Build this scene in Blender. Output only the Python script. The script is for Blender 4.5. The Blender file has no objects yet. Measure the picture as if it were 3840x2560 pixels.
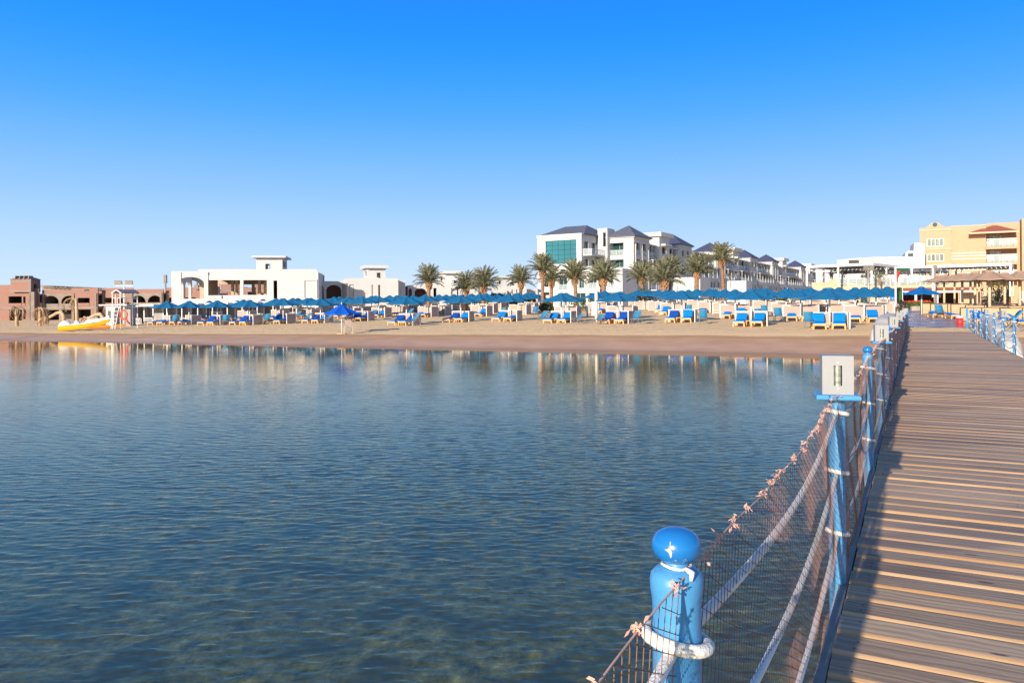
import bpy, math, random
from mathutils import Vector, Matrix
random.seed(7)
C = bpy.context.scene.collection
SC = bpy.context.scene
# ------------------------------------------------------------------ camera
F = 2860.0; HY = 1144.4; RHO = 0.0069; CAMZ = 2.4
cam_d = bpy.data.cameras.new('camera'); cam = bpy.data.objects.new('camera', cam_d); C.objects.link(cam)
cam_d.sensor_width = 36.0; cam_d.lens = 36.0*F/3840.0
cam_d.shift_y = -(1280-HY)/3840.0
cam_d.clip_start = 0.05; cam_d.clip_end = 9000
cr, sr = math.cos(RHO), math.sin(RHO)
R_ = Vector((cr, 0, -sr)); U_ = Vector((sr, 0, cr)); B_ = Vector((0, -1, 0))
m = Matrix((R_, U_, B_)).transposed().to_4x4(); m.translation = Vector((0, 0, CAMZ))
cam.matrix_world = m
SC.camera = cam
SC.render.resolution_x = 1024; SC.render.resolution_y = 682
# ------------------------------------------------------------------ sky, sun
SUN_EL = math.radians(16.5); SUN_TR = math.radians(30.3)      # light travels 30 deg right of +Y
w = bpy.data.worlds.new('World'); SC.world = w; w.use_nodes = True
nt = w.node_tree; nt.nodes.clear()
sky = nt.nodes.new('ShaderNodeTexSky'); sky.sky_type = 'NISHITA'; sky.sun_disc = False
sky.sun_elevation = SUN_EL; sky.sun_rotation = math.radians(210)
sky.altitude = 0; sky.air_density = 1.0; sky.dust_density = 0.3; sky.ozone_density = 3.0
tc_ = nt.nodes.new('ShaderNodeTexCoord'); sp_ = nt.nodes.new('ShaderNodeSeparateXYZ'); nt.links.new(tc_.outputs['Generated'], sp_.inputs[0])
rp_ = nt.nodes.new('ShaderNodeValToRGB'); rp_.color_ramp.interpolation = 'B_SPLINE'; el = rp_.color_ramp.elements
while len(el) < 7: el.new(0.5)
for i, (p, c) in enumerate([(0.0, (0.54, 0.66, 0.82)), (0.06, (0.44, 0.60, 0.82)), (0.14, (0.24, 0.46, 0.82)), (0.24, (0.05, 0.32, 0.82)), (0.36, (0.0, 0.21, 0.82)), (0.55, (0.05, 0.16, 0.48)), (1.0, (0.09, 0.15, 0.30))]):
    el[i].position = p; el[i].color = (*c, 1)
nt.links.new(sp_.outputs[2], rp_.inputs[0])
wt_ = nt.nodes.new('ShaderNodeMapRange'); nt.links.new(sp_.outputs[1], wt_.inputs[0])
for i, v_ in enumerate((-0.6, 0.3, 0.25, 1.0)): wt_.inputs[i+1].default_value = v_
sc_ = nt.nodes.new('ShaderNodeVectorMath'); sc_.operation = 'SCALE'; sc_.inputs[3].default_value = 0.12; nt.links.new(sky.outputs[0], sc_.inputs[0])
hz_ = nt.nodes.new('ShaderNodeMix'); hz_.data_type = 'RGBA'; nt.links.new(wt_.outputs[0], hz_.inputs[0]); nt.links.new(sc_.outputs[0], hz_.inputs[6]); nt.links.new(rp_.outputs[0], hz_.inputs[7])
bg = nt.nodes.new('ShaderNodeBackground'); bg.inputs['Strength'].default_value = 0.92
wo = nt.nodes.new('ShaderNodeOutputWorld')
nt.links.new(hz_.outputs[2], bg.inputs[0]); nt.links.new(bg.outputs[0], wo.inputs[0])
sd = bpy.data.lights.new('sun', 'SUN'); sd.energy = 5.0; sd.angle = math.radians(0.5); sd.color = (1.0, 0.87, 0.70)
sun = bpy.data.objects.new('sun', sd); C.objects.link(sun)
tr = Vector((math.sin(SUN_TR)*math.cos(SUN_EL), math.cos(SUN_TR)*math.cos(SUN_EL), -math.sin(SUN_EL)))
sun.rotation_euler = tr.to_track_quat('-Z', 'Y').to_euler(); sun.location = (-40, -60, 60)
SC.view_settings.view_transform = 'Standard'; SC.view_settings.look = 'None'
SC.view_settings.exposure = 0.52; SC.view_settings.gamma = 1.0
# ------------------------------------------------------------------ projection helpers (photo pixel -> place)
def yh(px): return HY - (px-1920)*math.tan(RHO)
def X_at(px, Y): return (px-1920)/F*Y
def Z_at(px, py, Y): return CAMZ + Y*((HY-py)/F*cr - (px-1920)/F*sr)
# ------------------------------------------------------------------ ground shape
NX, NY = 0.3750, 0.9270                      # inland normal of the shoreline
def shore_s(x, y): return x*NX + y*NY - 38.85
def sm(t): t = max(0.0, min(1.0, t)); return t*t*(3-2*t)
def ground_z(x, y):
    s = shore_s(x, y)
    zp = 0.45 + 0.40*max(0, min(1, (x+35)/55.0))
    if s < 0: return -1.25*(1-math.exp(s/11.0)) - 0.02*min(1, -s)
    W = 11.0
    z = zp*(1-(1-min(s, W)/W)**2)
    k = sm((x+62)/40.0)
    z += k*0.020*max(0, min(s, 75)-W)
    return z
# ------------------------------------------------------------------ mesh helpers
ORG = {}
class Fr:
    """vertical facade frame: u along the wall (to the right), v into the building, z up"""
    def __init__(s, x, y, ux, uy):
        l = math.hypot(ux, uy); s.o = (x, y); s.u = (ux/l, uy/l); s.w = (-uy/l, ux/l)
    def P(s, u, v, z): return (s.o[0]+u*s.u[0]+v*s.w[0], s.o[1]+u*s.u[1]+v*s.w[1], z)
    def off(s, u, v, turn=False):
        p = s.P(u, v, 0)
        return Fr(p[0], p[1], *( (s.w[0], s.w[1]) if turn else (s.u[0], s.u[1]) ))
    def U(s, px, v=0.0):
        k = (px-1920)/F; ox = s.o[0]+v*s.w[0]; oy = s.o[1]+v*s.w[1]
        return (k*oy-ox)/(s.u[0]-k*s.u[1])
    def Z(s, px, py, v=0.0):
        p = s.P(s.U(px, v), v, 0); return Z_at(px, py, p[1])
class MB:
    def __init__(s, fr=None, M=None): s.v = []; s.f = []; s.fr = fr; s.M = M
    def add(s, vs, fs):
        n = len(s.v)
        if s.fr: vs = [s.fr.P(*v) for v in vs]
        if s.M is not None: vs = [tuple(s.M @ Vector(v)) for v in vs]
        s.v += [tuple(v) for v in vs]; s.f += [tuple(i+n for i in f) for f in fs]
        return s
    def box(s, a0, a1, b0, b1, c0, c1):
        return s.add([(a0,b0,c0),(a1,b0,c0),(a1,b1,c0),(a0,b1,c0),(a0,b0,c1),(a1,b0,c1),(a1,b1,c1),(a0,b1,c1)],
                     [(0,3,2,1),(4,5,6,7),(0,1,5,4),(1,2,6,5),(2,3,7,6),(3,0,4,7)])
    def cbox(s, x, y, z, dx, dy, dz): return s.box(x-dx/2, x+dx/2, y-dy/2, y+dy/2, z, z+dz)
    def tube(s, pts, r, n=6, cap=True):
        pts = [Vector(p) for p in pts]; N = len(pts); rs = r if isinstance(r, (list, tuple)) else [r]*N
        vs = []; prev = None
        for i, p in enumerate(pts):
            d = (pts[min(i+1, N-1)]-pts[max(i-1, 0)])
            d = d.normalized() if d.length > 1e-9 else Vector((0, 0, 1))
            if prev is None:
                a = Vector((0, 0, 1)) if abs(d.z) < 0.9 else Vector((1, 0, 0))
                e = d.cross(a).normalized()
            else: e = (prev - d*prev.dot(d)).normalized()
            prev = e; g = d.cross(e)
            for k in range(n):
                t = 2*math.pi*k/n; vs.append(tuple(p + (e*math.cos(t)+g*math.sin(t))*rs[i]))
        fs = []
        for i in range(N-1):
            for k in range(n):
                a = i*n+k; b = i*n+(k+1) % n; fs.append((a, b, b+n, a+n))
        if cap: fs.append(tuple(range(n))[::-1]); fs.append(tuple((N-1)*n+k for k in range(n)))
        return s.add(vs, fs)
    def lathe(s, prof, c=(0, 0, 0), n=16, sx=1, sy=1):
        vs = []; fs = []
        for r, z in prof:
            for k in range(n):
                t = 2*math.pi*k/n; vs.append((c[0]+r*math.cos(t)*sx, c[1]+r*math.sin(t)*sy, c[2]+z))
        for i in range(len(prof)-1):
            for k in range(n):
                a = i*n+k; b = i*n+(k+1) % n; fs.append((a, b, b+n, a+n))
        fs.append(tuple(range(n))[::-1]); fs.append(tuple((len(prof)-1)*n+k for k in range(n)))
        return s.add(vs, fs)
    def prism(s, poly, b0, b1, axis='v'):
        """poly in (u,z), extruded along v from b0 to b1"""
        n = len(poly)
        vs = [(u, b0, z) for u, z in poly]+[(u, b1, z) for u, z in poly]
        fs = [tuple(range(n)), tuple(range(2*n-1, n-1, -1))]
        for i in range(n): j = (i+1) % n; fs.append((i, i+n, j+n, j))
        return s.add(vs, fs)
    def wall(s, a0, a1, z0, z1, b0, b1, holes=()):
        """wall slab with holes (a0,a1,z0,z1[,rise]); rise>0 gives the hole an arched head"""
        us = sorted({a0, a1, *[max(a0, min(a1, h[0])) for h in holes], *[max(a0, min(a1, h[1])) for h in holes]})
        zs = sorted({z0, z1, *[max(z0, min(z1, h[2])) for h in holes], *[max(z0, min(z1, h[3])) for h in holes]})
        for j in range(len(zs)-1):
            if zs[j+1]-zs[j] < 1e-5: continue
            run = None
            for i in range(len(us)-1):
                if us[i+1]-us[i] < 1e-5: continue
                cu = (us[i]+us[i+1])/2; cz = (zs[j]+zs[j+1])/2
                inh = any(h[0] < cu < h[1] and h[2] < cz < h[3] for h in holes)
                if inh:
                    if run: s.box(run[0], run[1], b0, b1, zs[j], zs[j+1]); run = None
                else: run = (run[0], us[i+1]) if run else (us[i], us[i+1])
            if run: s.box(run[0], run[1], b0, b1, zs[j], zs[j+1])
        for h in holes:
            if len(h) > 4 and h[4] > 0:
                r = h[4]; c = (h[0]+h[1])/2; hw = (h[1]-h[0])/2; top = h[3]; n = 6
                for sg in (-1, 1):
                    arc = [(c+sg*hw*math.cos(math.pi/2*i/n), top-r+r*math.sin(math.pi/2*i/n)) for i in range(n+1)]
                    poly = arc+[(c+sg*hw, top)]
                    if sg < 0: poly = poly[::-1]
                    poly = poly[::-1]
                    # fan of quads to keep the polygon convex
                    corner = (c+sg*hw, top)
                    for i in range(n):
                        s.prism([arc[i], arc[i+1], corner], b0+0.002, b1-0.002)
        return s
def obj(name, mb, mat, parent=None, smooth=False):
    me = bpy.data.meshes.new(name)
    o3 = ORG.get(parent.name, (0, 0, 0)) if parent else (0, 0, 0)
    me.from_pydata([(v[0]-o3[0], v[1]-o3[1], v[2]-o3[2]) for v in mb.v], [], mb.f)
    me.materials.append(mat)
    if smooth:
        for p in me.polygons: p.use_smooth = True
    me.validate(); me.update()
    o = bpy.data.objects.new(name, me); C.objects.link(o)
    if parent: o.parent = parent; ORG[o.name] = o3
    return o
def smooth_by_angle(o, ang=40):
    try: o.data.set_sharp_from_angle(angle=math.radians(ang))
    except Exception: pass
def tag(o, label, cat, group=None):
    o['label'] = label; o['category'] = cat
    if group: o['group'] = group
    return o
def thing(name, label, cat, loc=(0, 0, 0), rz=0.0, group=None):
    o = bpy.data.objects.new(name, None); C.objects.link(o); o.empty_display_size = 0.2
    o.location = loc; o.rotation_euler = (0, 0, rz); ORG[o.name] = tuple(loc)
    return tag(o, label, cat, group)
def kids(o): return [c for c in C.objects if c.parent == o]
KC = {}
def dup(root, loc, rz, label, group=None, sc=1.0, swap=None, skip=()):
    if root.name not in KC: KC[root.name] = [(c, kids(c)) for c in kids(root)]
    r = root.copy(); C.objects.link(r); r.location = loc; r.rotation_euler = (0, 0, rz); r.scale = (sc, sc, sc)
    r['label'] = label
    if group: r['group'] = group
    for ch, gs in KC[root.name]:
        if ch.name in skip: continue
        c = ch.copy(); C.objects.link(c); c.parent = r
        if swap and ch.name.split('.')[0] in swap: c.data = swap[ch.name.split('.')[0]]
        for g in gs: d = g.copy(); C.objects.link(d); d.parent = c
    return r
# ------------------------------------------------------------------ materials
def mat(name, col, rough=0.7, var=0.12, scale=3.0, bump=0.0, bscale=30.0, metal=0.0, spec=0.5, col2=None, stretch=None, trans=0.0):
    m = bpy.data.materials.new(name); m.use_nodes = True; n = m.node_tree; b = n.nodes['Principled BSDF']
    b.inputs['Roughness'].default_value = rough; b.inputs['Metallic'].default_value = metal
    b.inputs['Specular IOR Level'].default_value = spec
    tc = n.nodes.new('ShaderNodeTexCoord'); mp = n.nodes.new('ShaderNodeMapping')
    n.links.new(tc.outputs['Object'], mp.inputs[0])
    if stretch: mp.inputs['Scale'].default_value = stretch
    nz = n.nodes.new('ShaderNodeTexNoise'); nz.inputs['Scale'].default_value = scale; nz.inputs['Detail'].default_value = 5
    n.links.new(mp.outputs[0], nz.inputs['Vector'])
    rp = n.nodes.new('ShaderNodeValToRGB'); rp.color_ramp.elements[0].position = 0.3; rp.color_ramp.elements[1].position = 0.7
    c2 = col2 if col2 else tuple(min(1, c*(1+var)) for c in col); c1 = tuple(c*(1-var) for c in col) if not col2 else col
    rp.color_ramp.elements[0].color = (*c1, 1); rp.color_ramp.elements[1].color = (*c2, 1)
    n.links.new(nz.outputs['Fac'], rp.inputs[0]); n.links.new(rp.outputs[0], b.inputs['Base Color'])
    if bump:
        nb = n.nodes.new('ShaderNodeTexNoise'); nb.inputs['Scale'].default_value = bscale; nb.inputs['Detail'].default_value = 4
        n.links.new(mp.outputs[0], nb.inputs['Vector'])
        bp = n.nodes.new('ShaderNodeBump'); bp.inputs['Strength'].default_value = 1.0; bp.inputs['Distance'].default_value = bump
        n.links.new(nb.outputs['Fac'], bp.inputs['Height']); n.links.new(bp.outputs[0], b.inputs['Normal'])
    if trans: b.inputs['Transmission Weight'].default_value = trans
    return m
def N(n, t, **kw):
    x = n.nodes.new(t)
    for k, v in kw.items():
        if k in ('operation', 'blend_type', 'data_type', 'feature', 'attribute_name', 'interpolation_type', 'attribute_type', 'wave_type', 'bands_direction'): setattr(x, k, v)
        else: x.inputs[k].default_value = v
    return x
def ramp(n, fac, stops):
    r = n.nodes.new('ShaderNodeValToRGB'); e = r.color_ramp.elements
    while len(e) < len(stops): e.new(0.5)
    for i, (p, c) in enumerate(stops): e[i].position = p; e[i].color = (*c, 1)
    n.links.new(fac, r.inputs[0]); return r.outputs[0]
def mixc(n, fac, a, b, bt='MIX'):
    x = n.nodes.new('ShaderNodeMix'); x.data_type = 'RGBA'; x.blend_type = bt
    if isinstance(fac, (int, float)): x.inputs[0].default_value = fac
    else: n.links.new(fac, x.inputs[0])
    for i, c in ((6, a), (7, b)):
        if isinstance(c, tuple): x.inputs[i].default_value = (*c, 1)
        else: n.links.new(c, x.inputs[i])
    return x.outputs[2]
def mth(n, op, a, b=0.0, clamp=False):
    x = n.nodes.new('ShaderNodeMath'); x.operation = op; x.use_clamp = clamp
    for i, c in ((0, a), (1, b)):
        if isinstance(c, (int, float)): x.inputs[i].default_value = c
        else: n.links.new(c, x.inputs[i])
    return x.outputs[0]
def mrange(n, v, a, b, c=0.0, d=1.0):
    x = n.nodes.new('ShaderNodeMapRange'); n.links.new(v, x.inputs[0])
    for i, k in enumerate((a, b, c, d)): x.inputs[i+1].default_value = k
    return x.outputs[0]
def coords(n, scale=(1, 1, 1), rot=(0, 0, 0), src='Object'):
    if src == 'World': g = n.nodes.new('ShaderNodeNewGeometry'); o = g.outputs['Position']
    else: g = n.nodes.new('ShaderNodeTexCoord'); o = g.outputs[src]
    mp = n.nodes.new('ShaderNodeMapping'); mp.vector_type = 'POINT'; mp.inputs['Scale'].default_value = scale; mp.inputs['Rotation'].default_value = rot
    n.links.new(o, mp.inputs[0]); return mp.outputs[0]
def noise(n, vec, scale, detail=4, rough=0.5, dist=0.0):
    x = N(n, 'ShaderNodeTexNoise', Scale=scale, Detail=detail, Roughness=rough, Distortion=dist); n.links.new(vec, x.inputs['Vector']); return x.outputs['Fac']
# ------------------------------------------------------------------ SETTING: sand, water
def sand_material():
    m = bpy.data.materials.new('sand'); m.use_nodes = True; n = m.node_tree; b = n.nodes['Principled BSDF']
    g = n.nodes.new('ShaderNodeNewGeometry'); sep = n.nodes.new('ShaderNodeSeparateXYZ'); n.links.new(g.outputs['Position'], sep.inputs[0])
    x, y, z = sep.outputs
    s = mth(n, 'SUBTRACT', mth(n, 'ADD', mth(n, 'MULTIPLY', x, NX), mth(n, 'MULTIPLY', y, NY)), 38.85)
    v = coords(n, src='World')
    nl = noise(n, v, 0.35, 3); sw = mth(n, 'ADD', s, mth(n, 'MULTIPLY', nl, 1.6))
    wet = mrange(n, sw, 5.4, 6.3)
    grain = noise(n, v, 9.0, 6, 0.65); big = noise(n, v, 0.6, 4)
    dry = mixc(n, mrange(n, grain, 0.3, 0.7), (0.76, 0.49, 0.235), (0.90, 0.63, 0.33))
    dry = mixc(n, mrange(n, big, 0.35, 0.7), dry, (0.78, 0.53, 0.28))
    wetc = mixc(n, mrange(n, big, 0.35, 0.65), (0.50, 0.28, 0.14), (0.58, 0.345, 0.18))
    edge = mth(n, 'MULTIPLY', mrange(n, sw, 4.9, 5.6), mrange(n, sw, 6.8, 6.2), True)
    land = mixc(n, wet, wetc, dry); land = mixc(n, mth(n, 'MULTIPLY', edge, 0.75), land, (0.38, 0.22, 0.11))
    # waterline darkening where sand is soaked
    soak = mrange(n, mth(n, 'ADD', s, mth(n, 'MULTIPLY', nl, 1.4)), 1.6, 0.5)
    land = mixc(n, mth(n, 'MULTIPLY', soak, 0.6), land, (0.26, 0.16, 0.115))
    # seabed : gravel, weed patches, pale stones
    vb = coords(n, (1, 1, 0), src='World')
    r1 = noise(n, vb, 4.2, 7, 0.72); vo = N(n, 'ShaderNodeTexVoronoi', Scale=6.5); n.links.new(vb, vo.inputs['Vector'])
    r2 = noise(n, vb, 0.5, 3)
    bed = ramp(n, r1, [(0.36, (0.022, 0.026, 0.014)), (0.48, (0.17, 0.145, 0.060)), (0.60, (0.34, 0.27, 0.125)), (0.72, (0.78, 0.62, 0.31))])
    st = ramp(n, vo.outputs['Distance'], [(0.0, (0.15, 0.13, 0.085)), (0.32, (0.09, 0.085, 0.055)), (0.5, (0.05, 0.05, 0.035))])
    bed = mixc(n, mrange(n, noise(n, vb, 1.1, 3), 0.5, 0.62), bed, st)
    bed = mixc(n, mrange(n, r2, 0.6, 0.35, 0, 0.5), bed, (0.08, 0.085, 0.055))
    sh = mrange(n, s, -9.0, -0.3)
    bed = mixc(n, sh, bed, (0.30, 0.21, 0.14))  # darker, greener bed offshore: light absorbed by depth is put into its colour
    col = mixc(n, mrange(n, z, -0.03, 0.02), bed, land)
    spk = mth(n, 'MULTIPLY', mrange(n, noise(n, v, 3.1, 5, 0.8), 0.63, 0.68), mrange(n, s, 3.5, 5.0)); col = mixc(n, mth(n, 'MULTIPLY', spk, 0.55), col, (0.22, 0.13, 0.08))
    n.links.new(col, b.inputs['Base Color'])
    n.links.new(mrange(n, sw, 3.0, 6.0, 0.5, 0.95), b.inputs['Roughness'])
    b.inputs['Specular IOR Level'].default_value = 0.25
    bp = N(n, 'ShaderNodeBump', Strength=1.0, Distance=0.09)
    foot = noise(n, v, 2.3, 5, 0.6)
    n.links.new(mth(n, 'MULTIPLY', foot, mrange(n, sw, 4.5, 7.5, 0.05, 1.0)), bp.inputs['Height']); n.links.new(bp.outputs[0], b.inputs['Normal'])
    return m
M_sand = sand_material()
def grid_axis(lims):
    out = []
    for a, b, st in lims:
        k = max(1, int(round((b-a)/st)))
        out += [a+(b-a)*i/k for i in range(k)]
    return out+[lims[-1][1]]
def build_ground():
    us = grid_axis([(-3500, -500, 500), (-500, -120, 40), (-120, -60, 6), (-60, 60, 1.0), (60, 140, 8), (140, 500, 60), (500, 3500, 500)])
    ss = grid_axis([(-600, -100, 60), (-100, -44, 8), (-44, -6, 2.0), (-6, 0, 0.6), (0, 12, 0.5), (12, 60, 1.5), (60, 130, 6), (130, 500, 60), (500, 5000, 750)])
    rng = random.Random(3)
    v = []; f = []
    for s in ss:
        for u in us:
            x = 0.927*u + NX*(s+38.85); y = -0.375*u + NY*(s+38.85)
            z = ground_z(x, y)
            if s > 6.5 and s < 60: z += rng.uniform(-0.045, 0.045)*min(1, (s-6)/4)
            elif 0.5 < s <= 6.5: z += rng.uniform(-0.004, 0.004)
            if s < -10 and abs(u) < 60: z += rng.uniform(-0.05, 0.10)
            v.append((x, y, z))
    n = len(us)
    for j in range(len(ss)-1):
        for i in range(n-1):
            a = j*n+i; f.append((a, a+1, a+n+1, a+n))
    mb = MB(); mb.v = v; mb.f = f
    o = obj('sand', mb, M_sand, smooth=True); o['kind'] = 'structure'
build_ground()
def water_material():
    m = bpy.data.materials.new('sea_water'); m.use_nodes = True; n = m.node_tree; n.nodes.clear()
    out = n.nodes.new('ShaderNodeOutputMaterial')
    g = n.nodes.new('ShaderNodeNewGeometry'); sep = n.nodes.new('ShaderNodeSeparateXYZ'); n.links.new(g.outputs['Position'], sep.inputs[0])
    x, y, z = sep.outputs
    s = mth(n, 'SUBTRACT', mth(n, 'ADD', mth(n, 'MULTIPLY', x, NX), mth(n, 'MULTIPLY', y, NY)), 38.85)
    calm = mrange(n, s, -1.0, -22.0, 0.05, 1.0)
    patch = mrange(n, noise(n, coords(n, (0.08, 0.3, 1), src='World'), 1.0, 2), 0.35, 0.65, 0.65, 1.15)
    c = noise(n, coords(n, (9, 24, 1), (0, 0, -0.12), 'World'), 1.0, 2, 0.5); d = noise(n, coords(n, (5, 13, 1), (0, 0, 0.15), 'World'), 1.0, 1, 0.5)
    h = mth(n, 'MULTIPLY', mth(n, 'ADD', mth(n, 'MULTIPLY', c, 0.0018), mth(n, 'MULTIPLY', d, 0.0022)), mth(n, 'MULTIPLY', calm, patch))
    bp = N(n, 'ShaderNodeBump', Strength=1.0, Distance=1.0); n.links.new(h, bp.inputs['Height'])
    fr = N(n, 'ShaderNodeFresnel', IOR=1.34); n.links.new(bp.outputs[0], fr.inputs['Normal']); n.links.new(mrange(n, g.outputs['Backfacing'], 0, 1, 1.34, 0.746), fr.inputs['IOR'])
    gl = N(n, 'ShaderNodeBsdfGlossy', Roughness=0.03); n.links.new(bp.outputs[0], gl.inputs['Normal']); gl.inputs['Color'].default_value = (1.0, 0.90, 0.74, 1)
    tp = n.nodes.new('ShaderNodeBsdfTransparent'); tp.inputs['Color'].default_value = (0.66, 0.78, 0.70, 1)
    df = n.nodes.new('ShaderNodeBsdfDiffuse'); df.inputs['Color'].default_value = (0.30, 0.34, 0.25, 1)
    bx = n.nodes.new('ShaderNodeMixShader'); bx.inputs[0].default_value = 0.06; n.links.new(tp.outputs[0], bx.inputs[1]); n.links.new(df.outputs[0], bx.inputs[2])
    mx = n.nodes.new('ShaderNodeMixShader'); n.links.new(fr.outputs[0], mx.inputs[0]); n.links.new(bx.outputs[0], mx.inputs[1]); n.links.new(gl.outputs[0], mx.inputs[2])
    n.links.new(mx.outputs[0], out.inputs['Surface'])
    return m
def build_sea():
    """one water sheet: a finely graded rippled part in the bay, flat beyond"""
    import numpy as np
    K0, K1, Y0, Y1 = -1.0, 0.85, 3.2, 66.0
    nr, nc = 1250, 520
    Y = Y0*(Y1/Y0)**(np.arange(nr)/(nr-1)); k = np.linspace(K0, K1, nc)
    YY, KK = np.meshgrid(Y, k, indexing='ij'); XX = YY*KK
    rs = np.random.RandomState(4); H = np.zeros_like(XX); dY = YY*math.log(Y1/Y0)/nr
    lam = 0.050*(7.0**(rs.rand(130)**1.2))          # 0.05 .. 0.35 m
    for L in lam:
        th = rs.normal(0.07, 0.42); kk = 2*math.pi/L
        slope = 0.0245*(1.0 if L < 0.13 else (0.13/L)**0.9)
        amp = slope/kk; ph = rs.rand()*6.283
        att = np.clip((L/dY-2.2)/2.5, 0, 1)*(0.55+0.45*np.sin(XX*rs.uniform(-.5, .5)+YY*rs.uniform(-.6, .6)+ph*3))
        H += amp*att*np.sin(kk*(math.sin(th)*XX+math.cos(th)*YY)+ph)
    H = H + 35.0*np.clip(H, -0.006, 0.02)**2*np.sign(1)      # peaked crests
    S = XX*NX+YY*NY-38.85
    calm = np.clip((-S-1.0)/24.0, 0.0, 1.0)**1.2*0.94+0.06
    patch = 0.85+0.3*np.sin(XX*0.13+YY*0.31+1.0)*np.sin(XX*0.05-YY*0.17)
    edge = np.clip((YY-Y0)/0.4, 0, 1)*np.clip((KK-K0)/0.03, 0, 1)*np.clip((K1-KK)/0.03, 0, 1)*np.clip((Y1-YY)/4, 0, 1)
    H *= calm*patch*edge
    co = np.stack([XX, YY, H], -1).reshape(-1, 3)
    i = np.arange(nr-1)[:, None]*nc+np.arange(nc-1)[None, :]
    q = np.stack([i, i+1, i+nc+1, i+nc], -1).reshape(-1, 4)
    n0 = len(co); out = np.array([(-3000, -1500, 0), (3000, -1500, 0), (3000, 2500, 0), (-3000, 2500, 0)], float)
    co = np.vstack([co, out]); A, B, Cc, D = 0, nc-1, nr*nc-1, (nr-1)*nc
    q = np.vstack([q, [(n0, n0+1, B, A), (n0+1, n0+2, Cc, B), (n0+2, n0+3, D, Cc), (n0+3, n0, A, D)]])
    me = bpy.data.meshes.new('sea'); me.vertices.add(len(co)); me.vertices.foreach_set('co', co.ravel()); me.loops.add(q.size); me.loops.foreach_set('vertex_index', q.ravel().astype('i'))
    me.polygons.add(len(q)); me.polygons.foreach_set('loop_start', np.arange(0, q.size, 4, dtype='i')); me.polygons.foreach_set('loop_total', np.full(len(q), 4, 'i'))
    me.update(calc_edges=True); me.polygons.foreach_set('use_smooth', np.ones(len(q), bool)); me.materials.append(water_material())
    o = bpy.data.objects.new('sea', me); C.objects.link(o); o['kind'] = 'structure'
build_sea()
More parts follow.
